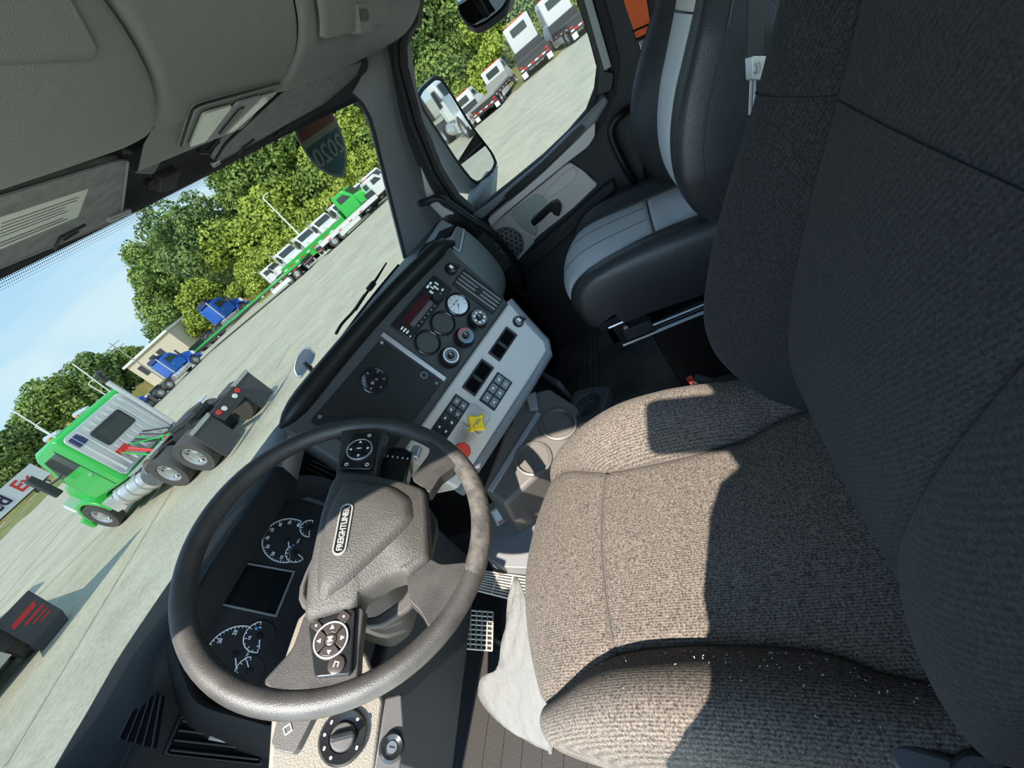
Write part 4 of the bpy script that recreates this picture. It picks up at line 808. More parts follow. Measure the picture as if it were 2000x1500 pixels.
o = MB().prism(smooth_poly(dq, 0.05), -0.004, 0.002, DM.M).build('demister_vent', K['void'], dash, bevel=0.001)
for k in range(5):
    t = k / 4; p0 = Vector(dq[0]).lerp(Vector(dq[1]), t); p1 = Vector(dq[3]).lerp(Vector(dq[2]), t); MB().tube([DM.at(*p0, 0.003), DM.at(*p1, 0.003)], 0.0014, 6).build('slat', K['plastic_black'], o)
# --- beige lower panel with headlight switch and key
bq_ = [BP.hit(*z6(*q)) for q in ((960, 870), (1080, 520), (1180, 420), (1420, 700), (1500, 925), (1450, 1280), (930, 1300))]
MB().prism(bq_, -0.06, 0.0, BP.M).build('beige_panel', K['plastic_beige'], dash, bevel=0.006)
hf = BP.sub(*BP.hit(*z6(1300, 1100)))
hs = MB().lathe([(0.036, 0), (0.036, 0.006), (0.033, 0.010), (0.021, 0.008), (0.021, 0.006), (0, 0.006)], 36, hf.M, (False, False)).build('headlight_switch', K['plastic_gloss'], dash)
MB().lathe([(0.0185, 0.006), (0.0185, 0.014), (0.016, 0.018), (0, 0.019)], 30, hf.M, (False, False)).build('switch_dial', K['key_grey'], hs)
MB().prism(rrect(0.036, 0.010, 0.004), 0.014, 0.028, hf.sub(0, 0, 0, math.pi * 0.62).M).build('dial_grip', K['plastic_black'], hs, bevel=0.003)
for k, a in enumerate((60, 95, 130, 165, 250, 330)): MB().prism(circle(0.0022, 8) if k % 2 else rrect(0.005, 0.003, 0.001), 0.009, 0.0102, hf.sub(0.0275 * math.cos(math.radians(a)), 0.0275 * math.sin(math.radians(a))).M).build('icon', K['white'], hs)

lq_ = [BP.hit(*z6(*q)) for q in ((1505, 905), (1590, 880), (1600, 1040), (1580, 1280), (1440, 1280), (1480, 1050))]
MB().prism(lq_, -0.08, -0.004, BP.M).build('key_panel', K['key_grey'], dash, bevel=0.004)
kf = BP.sub(*BP.hit(*z6(1538, 1150))); ks = MB().lathe([(0.020, -0.004), (0.020, 0.004), (0.016, 0.007), (0.009, 0.004), (0.009, 0.003), (0, 0.003)], 26, kf.M, (False, False)).build('ignition_lock', K['plastic_gloss'], dash)
MB().lathe([(0.0085, 0.003), (0.008, 0.006), (0, 0.006)], 18, kf.M, (False, False)).build('key_cylinder', K['steel'], ks); MB().prism(rrect(0.002, 0.009, 0.0008), 0.006, 0.0065, kf.M).build('key_slot', K['plastic_black'], ks)
# lower knee panel and its dark side
MB().prism([(0.0, 0.0), (0.50, 0.0), (0.50, -0.30), (0.0, -0.30)], -0.04, 0.0, Frame((0.06, 0.80, 0.50), (1, 0.1, 0), (0, -0.12, 1)).M).build('knee_panel', K['plastic_dark'], dash, bevel=0.01)
# --- passenger side of the dash
prof = [(0.86, 0.865), (0.80, 0.865), (0.762, 0.838), (0.742, 0.806), (0.724, 0.74), (0.712, 0.64), (0.724, 0.56), (0.765, 0.505), (0.86, 0.48)]
xs = [1.02 + 0.58 * i / 12 for i in range(13)]
MB().loft([[(x, y - 0.02 + 0.03 * (x - 1.02), z) for y, z in spline([(0, a, c) for a, c in prof], 4) and [(p.y, p.z) for p in spline([(0, a, c) for a, c in prof], 4)]] for x in xs], None, False, (False, False)).build('glovebox_panel', K['plastic_green'], dash, 60)
cap_ = [(p.y - 0.003, p.z) for p in spline([(0, a, c) for a, c in prof], 4)]
MB().prism(cap_, 1.58, 1.602, Matrix(((0, 0, 1, 0), (1, 0, 0, 0), (0, 1, 0, 0), (0, 0, 0, 1)))).build('glovebox_end', K['plastic_green'], dash, bevel=0.004)
SH = Frame((1.45, 0.80, 0.868), (1, 0.05, 0), (0, 0.95, 0.2))
for q in ((869, 456), (838, 482)):
    u, v = SH.hit(*q, 0.002); f = SH.sub(u, v); o = MB().prism(rrect(0.11, 0.075, 0.008), -0.006, 0.003, f.M).build('air_vent', K['void'], dash, bevel=0.001)
    for k in range(5): MB().prism(rrect(0.006, 0.066, 0.002), 0.002, 0.005, f.sub(-0.04 + k * 0.02, 0).M).build('slat', K['plastic_dark'], o)
MB().prism([SH.hit(*z8(*q)) for q in ((420, 365), (510, 395), (455, 655), (370, 590))], -0.01, 0.004, SH.M).build('shelf_trim', K['silver'], dash, bevel=0.003)
MB().prism([SH.hit(*z8(*q)) for q in ((-40, 700), (240, 275), (420, 365), (380, 560), (150, 800))], -0.012, 0.0, SH.M).build('shelf', K['plastic_green'], dash, bevel=0.003)
# dark gap filler and small speaker grille between dash end and door
GP = Frame((1.66, 0.80, 0.6), (0.35, -0.94, 0), (0, 0, 1))
MB().prism([GP.hit(*z8(*q)) for q in ((330, 290), (420, 200), (800, 300), (640, 500), (450, 420))], -0.02, 0.0, GP.M).build('dash_end_gap', K['plastic_black'], dash)
MB().prism([GP.hit(*z8(*q)) for q in ((635, 490), (725, 415), (1030, 790), (945, 880))], -0.02, 0.004, GP.M).build('side_grille', K['grille'], dash, bevel=0.002)
MB().bb((1.58, 0.78, 0.05), (1.745, 1.28, 0.56)).build('kick_panel', K['plastic_black'], dash)
MB().bb((1.0, 0.86, 0.46), (1.66, 1.30, 0.80)).build('inner_block', K['plastic_black'], dash)

# ================================================================== lower centre console with cup holders
cn = thing('centre_console', 'dark brown centre console with cup holders below the dash', 'console', (0.80, 0.55, 0.0))
K['brown'] = mat('dark_brown_plastic', (0.085, 0.077, 0.070), 0.45, bump=0.2, bscale=700)
CF = yaw_tilt((0.80, 0.53, 0.42), -26, 62)
cpoly = [CF.hit(*q) for q in ((1010, 770), (1072, 752), (1130, 790), (1130, 850), (1050, 925), (985, 985), (940, 950))]
MB().prism(cpoly, -0.30, -0.012, CF.M).build('body', K['brown'], cn, bevel=0.012, seg=3)
for q, r_ in (((1090, 826), 0.046), ((1040, 893), 0.046)):
    u, v = CF.hit(*q, 0.0); f = CF.sub(u, v)
    o = MB().lathe([(r_ + 0.006, -0.014), (r_ + 0.006, -0.004), (r_, -0.002), (r_ - 0.003, -0.006), (r_ - 0.005, -0.05), (0, -0.052)], 32, f.M, (False, False)).build('cup_holder', K['brown'], cn)
MB().prism([CF.hit(*q) for q in ((1048, 800), (1056, 806), (960, 960), (950, 955))], -0.012, -0.004, CF.M).build('divider_rib', K['plastic_mid'], cn, bevel=0.002)
MB().prism([CF.hit(*q) for q in ((1028, 775), (1046, 765), (1052, 800), (1035, 800))], -0.012, 0.004, CF.M).build('switch_cover', K['plastic_mid'], cn, bevel=0.002)
MB().bb((0.80, 0.62, 0.0), (1.08, 1.30, 0.50)).build('tunnel_cover', K['plastic_black'], cn, bevel=0.02)
MB().prism([(-0.06, -0.30), (0.05, -0.30), (0.05, 0.14), (-0.06, 0.14)], -0.015, 0.0, Frame((0.985, 0.52, 0.30), (0.75, 0.66, 0), (0, 0, 1)).M).build('side_panel', K['plastic_dark'], cn, bevel=0.006)
cp = thing('floor_cup_holder', 'small black cup holder ledge beside the driver cushion', 'cup holder', tuple(on(1148, 787, z=0.36)))
f = Frame(on(1145, 790, z=0.38), (1, -0.3, 0), (0.3, 1, 0))
MB().ring(rrect(0.13, 0.12, 0.02), circle(0.044, 20, a0=math.pi / 4)[:20] if False else rrect(0.085, 0.085, 0.042), -0.03, 0.0, f.M).build('ledge', K['plastic_dark'], cp, bevel=0.003)
MB().lathe([(0.043, -0.002), (0.042, -0.05), (0, -0.052)], 24, f.M, (False, False)).build('cup_well', K['brown'], cp)
# ================================================================== steering wheel
WN = Vector((-0.0278, -0.5912, 0.80605)); WF = Frame((0.29555, 0.62951, 0.80537), (1, 0, 0), (0, 0.8, 0.6))
_r = Vector((1, 0, 0)) - WN * WN.x; WF = Frame((0.29555, 0.62951, 0.80537), _r, WN.cross(_r))
sw = thing('steering_wheel', 'worn dark grey steering wheel with button pads and badge', 'steering wheel', tuple(WF.p))
MB().tube([WF.at(0.2235 * math.cos(a), 0.2235 * math.sin(a)) for a in [2 * math.pi * i / 96 for i in range(96)]], 0.0165, 16, closed=True).build('rim', K['wheel'], sw, 80)
K['wheel_worn'] = mat('scuffed_rim_patch', (0.036, 0.033, 0.031), 0.55, bump=0.6, bscale=120, col2=(0.085, 0.077, 0.068), vscale=60, detail=6)
MB().tube([WF.at(0.2237 * math.cos(a), 0.2237 * math.sin(a), 0.0006) for a in [math.radians(-100 + 58 * i / 24) for i in range(25)]], [0.0155] + [0.0169] * 23 + [0.0155], 16).build('worn_patch', K['wheel_worn'], sw, 80)
hub = [(0.101, 0.046), (0.103, -0.015), (0.097, -0.081), (0.088, -0.116), (0.042, -0.133), (-0.024, -0.155), (-0.032, -0.152), (-0.055, -0.132), (-0.053, -0.121), (-0.062, -0.103), (-0.091, -0.072), (-0.103, -0.071), (-0.110, -0.066), (-0.121, -0.040), (-0.133, -0.015), (-0.128, -0.005), (-0.077, 0.015), (-0.028, 0.028), (0.023, 0.041), (0.071, 0.048)]
hs_ = smooth_poly(hub, 0.2, 2); hc = Vector((-0.005, -0.045))
def hl(s_, w, q=None): return [WF.at(*(hc + (Vector(p) - hc) * s_), w) for p in hs_]
MB().loft([hl(0.985, -0.03), hl(1.0, 0.0), hl(0.995, 0.012), hl(0.97, 0.019), hl(0.90, 0.024)], None, True, (True, True)).build('hub_pad', K['wheel_pad'], sw, 50)
pl = smooth_poly([(0.082, 0.022), (0.080, -0.060), (0.062, -0.098), (0.030, -0.112), (0.012, -0.106), (-0.080, -0.050), (-0.104, -0.028), (-0.100, -0.016), (-0.06, 0.004), (0.02, 0.026)], 0.25, 3); pcn = Vector((0.0, -0.035))
def pll(s_, w): return [WF.at(*(pcn + (Vector(p) - pcn) * s_), w) for p in pl]
MB().loft([pll(1.06, 0.020), pll(1.0, 0.026), pll(0.92, 0.034), pll(0.82, 0.0375), pll(0.4, 0.040)], None, True, (False, True)).build('hub_plateau', K['wheel_pad'], sw, 60)
# badge
K['silver_trim'] = mat('bright_badge_trim', (0.20, 0.20, 0.20), 0.35)
ba, bb_ = WF.hit(*z5(1058, 540), 0.040), WF.hit(*z5(1003, 838), 0.040); bd = Vector(ba) - Vector(bb_); bf_ = WF.sub((ba[0] + bb_[0]) / 2, (ba[1] + bb_[1]) / 2, 0.039, math.atan2(bd.y, bd.x)); bl = bd.length
bg = MB().ring(rrect(bl, 0.0205, 0.0102, 6), rrect(bl - 0.006, 0.0150, 0.0074, 6), -0.002, 0.0035, bf_.M).build('badge', K['silver_trim'], sw, bevel=0.0008)
MB().prism(rrect(bl - 0.005, 0.0155, 0.0075, 6), -0.001, 0.001, bf_.M).build('badge_field', K['plastic_gloss'], bg)
text('lettering', 'FREIGHTLINER', 0.0125, bf_.sub(0, 0, 0.0012), K['silver_trim'], bg, 0.0008, bold=0.0004, sx=(bl - 0.012) / 0.0835)
# spokes
def spoke(pts, w0=-0.016, w1=0.008, mt='wheel'): return MB().prism(smooth_poly(pts, 0.18, 3), w0, w1, WF.M).build('spoke', K[mt], sw, bevel=0.006, seg=3)
spoke([(0.09, 0.050), (0.16, 0.072), (0.205, 0.088), (0.220, 0.060), (0.224, 0.010), (0.205, -0.004), (0.16, -0.006), (0.09, -0.020)])
spoke([(-0.12, 0.000), (-0.165, -0.005), (-0.205, 0.015), (-0.222, -0.02), (-0.208, -0.085), (-0.188, -0.105), (-0.15, -0.092), (-0.10, -0.080)])
spoke([(0.108, -0.082), (0.165, -0.100), (0.205, -0.085), (0.190, -0.125), (0.160, -0.158), (0.142, -0.150), (0.120, -0.132), (0.084, -0.122)], -0.018, 0.012)
spoke([(-0.022, -0.148), (-0.030, -0.172), (-0.020, -0.214), (-0.062, -0.215), (-0.125, -0.186), (-0.098, -0.160), (-0.086, -0.140), (-0.054, -0.126)], -0.018, 0.010)
# button pads
def pad(pts, dial_c, dial_r, rot, side):
    o = MB().prism(smooth_poly(pts, 0.1, 3), 0.004, 0.016, WF.M).build('button_pad', K['plastic_gloss'], sw, bevel=0.002)
    f = WF.sub(*dial_c, 0.016, rot); mt = 'button' if side < 0 else 'plastic_black'
    MB().ring(circle(dial_r, 36), circle(dial_r - 0.0025, 36), 0, 0.0035, f.M).build('dial_ring', K['pewter'], o, bevel=0.0006)
    for k in range(4):
        a0 = math.radians(90 * k + 4 - 45); P = [(math.cos(a0 + math.radians(82) * i / 8), math.sin(a0 + math.radians(82) * i / 8)) for i in range(9)]; r1, r0 = dial_r - 0.003, dial_r * 0.36
        bt = MB().prism([(p[0] * r1, p[1] * r1) for p in P] + [(p[0] * r0, p[1] * r0) for p in P[::-1]], 0, 0.0035, f.M).build('dial_button', K[mt], o, bevel=0.0006)
        a = math.radians(90 * k); q = f.sub(dial_r * 0.66 * math.cos(a), dial_r * 0.66 * math.sin(a), 0.0036, a)
        s_ = dial_r * 0.10; MB().prism([(s_ * 1.3, 0), (-s_, s_ * 1.2), (-s_, -s_ * 1.2)], 0, 0.0004, q.M).build('arrow', K['white'], o, 0)
    MB().lathe([(dial_r * 0.33, 0), (dial_r * 0.33, 0.004), (dial_r * 0.25, 0.005), (0, 0.005)], 20, f.M, (False, False)).build('centre_button', K[mt], o)
    if side < 0: text('lettering', 'M', 0.009, f.sub(0, 0, 0.0051), K['white'], o, 0.0003, bold=0.0003)
    else: MB().prism(rrect(0.002, 0.008, 0.0008), 0.005, 0.0054, f.M).build('icon', K['white'], o)
    return o
o = pad([(0.183, 0.058), (0.199, 0.009), (0.113, -0.010), (0.106, 0.050)], (0.150, 0.027), 0.0235, 0.25, 1)
for u, v in ((0.184, 0.022), (0.116, 0.038), (0.121, 0.002)): MB().ring(circle(0.0035, 10), circle(0.0022, 10), 0, 0.0005, WF.sub(u, v, 0.0162).M).build('icon', K['white'], o)
o = pad([(-0.136, -0.015), (-0.107, -0.070), (-0.183, -0.096), (-0.193, -0.052)], (-0.150, -0.055), 0.0225, 0.28, -1)
for u, v, w, h in ((-0.137, -0.028, 0.014, 0.010), (-0.121, -0.060, 0.016, 0.012)): MB().prism(rrect(w, h, 0.003), 0, 0.002, WF.sub(u, v, 0.016, 1.2).M).build('corner_button', K['button'], o, bevel=0.0006); MB().prism(circle(0.0015, 8), 0.002, 0.0024, WF.sub(u, v, 0.016).M).build('icon', K['white'], o)
f = WF.sub(-0.176, -0.074, 0.016); MB().lathe([(0.0105, 0), (0.0105, 0.003), (0.008, 0.004), (0, 0.004)], 22, f.M, (False, False)).build('round_button', K['button'], o); MB().tube([f.at(-0.003, 0.002, 0.0045), f.at(0.003, 0.002, 0.0045), f.at(0.003, -0.003, 0.0045), f.at(-0.002, -0.003, 0.0045)], 0.0008, 6).build('icon', K['white'], o)
# ================================================================== steering column and stalks
sc = thing('steering_column', 'grey steering column shroud with control stalks behind the wheel', 'steering column', tuple(WF.at(0, 0, -0.2)))
K['column'] = mat('column_plastic', (0.055, 0.05, 0.047), 0.55, bump=0.3, bscale=700)
sh_ = smooth_poly([(0.075, 0.05), (-0.075, 0.05), (-0.085, -0.05), (-0.05, -0.085), (0.05, -0.085), (0.085, -0.05)], 0.25, 4)
MB().loft([[WF.at(p[0] * s_, p[1] * s_, w) for p in sh_] for s_, w in ((0.75, -0.032), (0.95, -0.045), (1.0, -0.10), (1.0, -0.20), (0.9, -0.34))], None, True, (True, True)).build('shroud', K['column'], sc, 50)
MB().cyl(WF.at(0, -0.02, -0.30), WF.at(0, -0.02, -0.85), 0.03, n=16).build('shaft', K['plastic_black'], sc)
MB().ring([(p[0] * 1.35, p[1] * 1.45 - 0.015) for p in sh_], [(p[0] * 1.2, p[1] * 1.25 - 0.012) for p in sh_], -0.07, -0.055, WF.M).build('column_collar', K['column'], sc, bevel=0.004)
st_ = MB().prism(smooth_poly([(0.07, -0.045), (0.128, -0.058), (0.195, -0.050), (0.205, -0.030), (0.200, 0.002), (0.14, 0.0), (0.07, -0.01)], 0.2, 3), -0.070, -0.036, WF.M).build('stalk', K['plastic_gloss'], sc, bevel=0.008, seg=3)
MB().ring(rrect(0.02, 0.058, 0.004), rrect(0.014, 0.05, 0.004), -0.072, -0.034, WF.sub(0.165, -0.025).M).build('stalk_band', K['plastic_black'], st_, bevel=0.001)
for k in range(5): MB().prism(rrect(0.004, 0.0025, 0.0008), -0.036, -0.0352, WF.sub(0.178 - 0.0, -0.046 + k * 0.010, 0).M).build('icon', K['white'], st_)
MB().prism(rrect(0.03, 0.02, 0.004), -0.06, -0.045, WF.sub(0.205, -0.052).M).build('stalk_tip', K['silver'], sc, bevel=0.004)
lp_ = [WF.hit(*z6(*q), -0.06) for q in ((955, 1125), (975, 1165), (1060, 1182), (1085, 1150), (1180, 960), (1060, 900))]
lt = MB().prism(smooth_poly(lp_ + [(-0.08, 0.0), (-0.08, 0.03)], 0.12, 3), -0.075, -0.055, WF.M).build('stalk', K['column'], sc, bevel=0.007, seg=3)
a_ = WF.hit(*z6(1030, 1060), -0.0545); MB().tube([WF.at(a_[0] + x_, a_[1] + y_, -0.0545) for x_, y_ in ((-0.006, 0.0), (0, 0.006), (0.006, 0), (0, -0.006))], 0.001, 6, closed=True).build('icon', K['white'], lt)
# ================================================================== pedals, floor things
def pedal(name, label, pxq, z, nx, ny, mt):
    c = on(sum(q[0] for q in pxq) / 4, sum(q[1] for q in pxq) / 4, z=z); f = Frame(c, (1, 0, 0), (0, 0.75, 0.66)); P = [f.hit(*q) for q in pxq]
    o = thing(name, label, 'pedal', tuple(c), 'foot pedals')
    MB().prism(smooth_poly(P, 0.12), -0.012, 0.0, f.M).build('plate', K['rubber'], o, bevel=0.002)
    for i in range(nx + 1):
        t = i / nx; p0 = Vector(P[0]).lerp(Vector(P[1]), t); p1 = Vector(P[3]).lerp(Vector(P[2]), t); MB().tube([f.at(*p0, 0.002), f.at(*p1, 0.002)], 0.0026, 6).build('tread_bar', K[mt], o)
    for j in range(ny + 1):
        t = j / ny; p0 = Vector(P[0]).lerp(Vector(P[3]), t); p1 = Vector(P[1]).lerp(Vector(P[2]), t); MB().tube([f.at(*p0, 0.002), f.at(*p1, 0.002)], 0.0026, 6).build('tread_bar', K[mt], o)
    MB().tube([f.at(0, 0.02, -0.012), f.at(0, 0.10, -0.05), Vector((c.x, 1.29, c.z + 0.30))], 0.010, 8).build('arm', K['plastic_black'], o)
    MB().tube([f.at(0, -0.03, -0.012), Vector((c.x, c.y - 0.0, 0.0))], 0.008, 8).build('heel_link', K['plastic_black'], o)
pedal('brake_pedal', 'square brake pedal with worn metal grid tread', [(898, 1191), (963, 1196), (961, 1271), (897, 1266)], 0.13, 6, 8, 'alu')
pedal('accelerator_pedal', 'ribbed accelerator pedal partly hidden by the seat cushion', [(945, 1116), (1030, 1128), (1030, 1178), (925, 1152)], 0.16, 3, 8, 'alu')
pp = thing('paper_sheet', 'crumpled white paper sheet hanging from under the driver cushion', 'paper', tuple(on(985, 1350, z=0.0)))
L_ = [((1004, 1130), 0.36), ((990, 1185), 0.34), ((983, 1240), 0.31), ((972, 1300), 0.27), ((942, 1322), 0.24), ((938, 1370), 0.20), ((985, 1420), 0.16), ((1048, 1458), 0.13)]
R_ = [((1012, 1128), 0.36), ((1035, 1190), 0.34), ((1045, 1240), 0.31), ((1050, 1300), 0.27), ((1060, 1330), 0.24), ((1068, 1380), 0.20), ((1075, 1430), 0.16), ((1078, 1470), 0.13)]
Ls = spline([on(*q, z=z) for q, z in L_], 4); Rs = spline([on(*q, z=z) for q, z in R_], 4); rn = random.Random(5)
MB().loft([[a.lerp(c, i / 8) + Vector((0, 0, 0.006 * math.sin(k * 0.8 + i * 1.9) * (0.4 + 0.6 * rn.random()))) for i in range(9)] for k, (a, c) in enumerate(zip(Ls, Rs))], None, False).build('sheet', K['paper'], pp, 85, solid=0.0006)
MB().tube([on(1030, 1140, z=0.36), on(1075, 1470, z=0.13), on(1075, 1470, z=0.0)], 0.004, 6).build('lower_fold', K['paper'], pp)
gc = thing('grey_step_cover', 'light grey plastic cover with a warning placard beneath the console', 'cover', tuple(on(985, 1050, z=0.0)))
GF = Frame(on(985, 1040, z=0.22), (1, -0.25, 0), (0.2, 0.85, 0.5))
K['cover'] = mat('light_grey_cover', (0.13, 0.13, 0.135), 0.5, bump=0.2, bscale=500)
gq = [GF.hit(*q) for q in ((948, 988), (1035, 940), (1050, 1040), (1045, 1110), (985, 1108), (950, 1090))]
MB().prism(smooth_poly(gq, 0.1), -0.20, 0.0, GF.M).build('body', K['cover'], gc, bevel=0.01, seg=3)
lb2 = [GF.hit(*q) for q in ((958, 1000), (1022, 955), (1030, 985), (972, 1028))]
pl2 = MB().prism(lb2, 0.0, 0.0012, GF.M).build('placard', K['label_paper'], gc, 0)
def lq2(a, c): p = [Vector(lb2[0]).lerp(Vector(lb2[1]), a), Vector(lb2[3]).lerp(Vector(lb2[2]), a)]; return tuple(p[0].lerp(p[1], c))
for (a0, a1, c0, c1, mt) in ((0.05, 0.9, 0.86, 0.94, 'red_print'), (0.05, 0.3, 0.15, 0.7, 'white'), (0.35, 0.75, 0.15, 0.25, 'white'), (0.35, 0.85, 0.35, 0.42, 'white'), (0.35, 0.8, 0.52, 0.6, 'white'), (0.05, 0.35, 0.95, 0.99, 'blue_print')):
    MB().prism([lq2(a0, c0), lq2(a1, c0), lq2(a1, c1), lq2(a0, c1)], 0.0012, 0.0016, GF.M).build('placard_mark', K[mt], pl2, 0)
fm = thing('floor_mat', 'dark brown rubber floor mat under the pedals on the driver side', 'floor mat', (0.33, 0.75, 0.0))
K['driver_mat'] = mat('driver_mat_rubber', (0.020, 0.0165, 0.0145), 0.8, bump=0.5, bscale=260)
MB().prism(rrect(0.80, 0.92, 0.05), 0.001, 0.009, T(0.31, 0.80, 0)).build('sheet', K['driver_mat'], fm, bevel=0.003)
for i in range(9): MB().prism(rrect(0.55, 0.008, 0.003), 0.008, 0.0125, T(0.31, 0.62 + 0.06 * i, 0)).build('tread_rib', K['driver_mat'], fm)
MB().ring(rrect(0.78, 0.90, 0.045), rrect(0.75, 0.87, 0.04), 0.008, 0.014, T(0.31, 0.80, 0)).build('raised_edge', K['driver_mat'], fm)
# ================================================================== outside: yard
GZ = -1.40
def G(px, py): return on(px, py, z=GZ)
def polar(az, d, z=GZ): a = math.radians(az); return Vector((d * math.sin(a), d * math.cos(a), z))
K['asphalt'] = mat('pale_gravelly_asphalt', (0.44, 0.412, 0.308), 0.95, var=0.0, col2=(0.53, 0.50, 0.38), vscale=0.9, detail=9, bump=0.25, bscale=30, bdist=0.01)
def ground_mat():
    m = K['asphalt']; t = m.node_tree; L = t.links.new; b = t.nodes['Principled BSDF']; r = [n for n in t.nodes if n.type == 'VALTORGB'][0]
    tc = [n for n in t.nodes if n.type == 'TEX_COORD'][0]; mp = t.nodes.new('ShaderNodeMapping'); mp.inputs['Scale'].default_value = (0.035, 0.5, 1); mp.inputs['Rotation'].default_value = (0, 0, 0.75); L(tc.outputs['Object'], mp.inputs[0])
    n = t.nodes.new('ShaderNodeTexNoise'); n.inputs['Scale'].default_value = 1.0; n.inputs['Detail'].default_value = 5; L(mp.outputs[0], n.inputs['Vector'])
    n2 = t.nodes.new('ShaderNodeTexNoise'); n2.inputs['Scale'].default_value = 14; n2.inputs['Detail'].default_value = 4; L(tc.outputs['Object'], n2.inputs['Vector'])
    r2 = t.nodes.new('ShaderNodeValToRGB'); L(n.outputs['Fac'], r2.inputs['Fac']); r2.color_ramp.elements[0].position = 0.35; r2.color_ramp.elements[0].color = (0.90, 0.915, 0.93, 1); r2.color_ramp.elements[1].position = 0.65; r2.color_ramp.elements[1].color = (1.05, 1.03, 0.98, 1)
    r3 = t.nodes.new('ShaderNodeValToRGB'); L(n2.outputs['Fac'], r3.inputs['Fac']); r3.color_ramp.elements[0].position = 0.3; r3.color_ramp.elements[0].color = (0.82, 0.82, 0.82, 1); r3.color_ramp.elements[1].position = 0.7; r3.color_ramp.elements[1].color = (1.1, 1.1, 1.1, 1)
    m1 = t.nodes.new('ShaderNodeMixRGB'); m1.blend_type = 'MULTIPLY'; m1.inputs[0].default_value = 1; L(r.outputs[0], m1.inputs[1]); L(r2.outputs[0], m1.inputs[2])
    m2 = t.nodes.new('ShaderNodeMixRGB'); m2.blend_type = 'MULTIPLY'; m2.inputs[0].default_value = 1; L(m1.outputs[0], m2.inputs[1]); L(r3.outputs[0], m2.inputs[2]); L(m2.outputs[0], b.inputs['Base Color'])
ground_mat()
gr = MB().add([(-300, -250, GZ), (420, -250, GZ), (420, 420, GZ), (-300, 420, GZ)], [(0, 1, 2, 3)]).build('ground', K['asphalt'], None, 0); struct(gr)
K['line'] = mat('faded_line_paint', (0.45, 0.42, 0.27), 0.8, col2=(0.32, 0.30, 0.22), vscale=6)
for p, q in (((9, 1496), (338, 954)), ((-20, 1200), (165, 980)), ((25, 1210), (205, 1035)), ((-40, 1175), (110, 1000)), ((585, 690), (520, 806)), ((566, 672), (540, 720))):
    a, c = G(*p), G(*q); d = (c - a).normalized(); n_ = Vector((-d.y, d.x, 0)) * 0.055; up = Vector((0, 0, 0.006))
    MB().add([a - n_ + up, c - n_ + up, c + n_ + up, a + n_ + up], [(0, 1, 2, 3)]).build('line_marking', K['line'], gr, 0)
K['dry'] = mat('dry_grass_bank', (0.30, 0.19, 0.07), 1.0, col2=(0.20, 0.25, 0.05), vscale=0.25, detail=6, bump=1.0, bscale=4, bdist=0.3)
K['grass'] = mat('roadside_grass', (0.13, 0.18, 0.04), 1.0, col2=(0.30, 0.27, 0.10), vscale=0.6, detail=6, bump=1.0, bscale=8, bdist=0.1)
def bank(name, azs, d0, d1, z0, z1, mt, seed=0):
    r_ = random.Random(seed); n = 90
    L = [[polar(azs[0] + (azs[1] - azs[0]) * i / n, d0 * (1 + 0.02 * math.sin(i * 0.7 + seed)), GZ + z0) for i in range(n + 1)], [polar(azs[0] + (azs[1] - azs[0]) * i / n, (d0 + d1) / 2, GZ + z1 * (0.5 + 0.3 * r_.random())) for i in range(n + 1)], [polar(azs[0] + (azs[1] - azs[0]) * i / n, d1, GZ + z1 * (0.8 + 0.4 * r_.random())) for i in range(n + 1)], [polar(azs[0] + (azs[1] - azs[0]) * i / n, d1 + 3, GZ - 1) for i in range(n + 1)]]
    return struct(MB().loft(L, None, False).build(name, K[mt], None, 80))
bank('ground_bank', (41, 110), 68, 78, 0.0, 2.6, 'dry', 1); bank('ground_rise', (29, 41.6), 96, 106, 0.0, 2.6, 'dry', 5); bank('ground_verge', (2, 29), 74, 92, 0.02, 0.5, 'grass', 2); bank('ground_strip', (70, 92), 52, 60, 0.02, 0.25, 'grass', 3); bank('ground_far_bank', (2, 31), 118, 128, 0.0, 2.5, 'dry', 4)

# ------------------------------------------------------------------ trees
def leafmat(name, dark, light):
    m = bpy.data.materials.new(name); m.use_nodes = True; t = m.node_tree; b = t.nodes['Principled BSDF']; L = t.links.new; b.inputs['Roughness'].default_value = 0.6; b.inputs['Specular IOR Level'].default_value = 0.25
    g = t.nodes.new('ShaderNodeNewGeometry'); n = t.nodes.new('ShaderNodeTexNoise'); n.inputs['Scale'].default_value = 0.55; n.inputs['Detail'].default_value = 5; n.inputs['Roughness'].default_value = 0.75; L(g.outputs['Position'], n.inputs['Vector'])
    r = t.nodes.new('ShaderNodeValToRGB'); L(n.outputs['Fac'], r.inputs['Fac']); r.color_ramp.elements[0].position = 0.36; r.color_ramp.elements[0].color = (*dark, 1); r.color_ramp.elements[1].position = 0.64; r.color_ramp.elements[1].color = (*light, 1)
    L(r.outputs[0], b.inputs['Base Color']); return m
K['leaf_dark'] = leafmat('oak_leaves', (0.09, 0.155, 0.06), (0.23, 0.33, 0.09))
K['leaf_mid'] = leafmat('maple_leaves', (0.14, 0.22, 0.06), (0.32, 0.43, 0.10))
K['leaf_lime'] = leafmat('lime_leaves', (0.24, 0.33, 0.055), (0.50, 0.58, 0.10))
K['bark'] = mat('bark', (0.10, 0.075, 0.055), 0.9, bump=0.5, bscale=8)
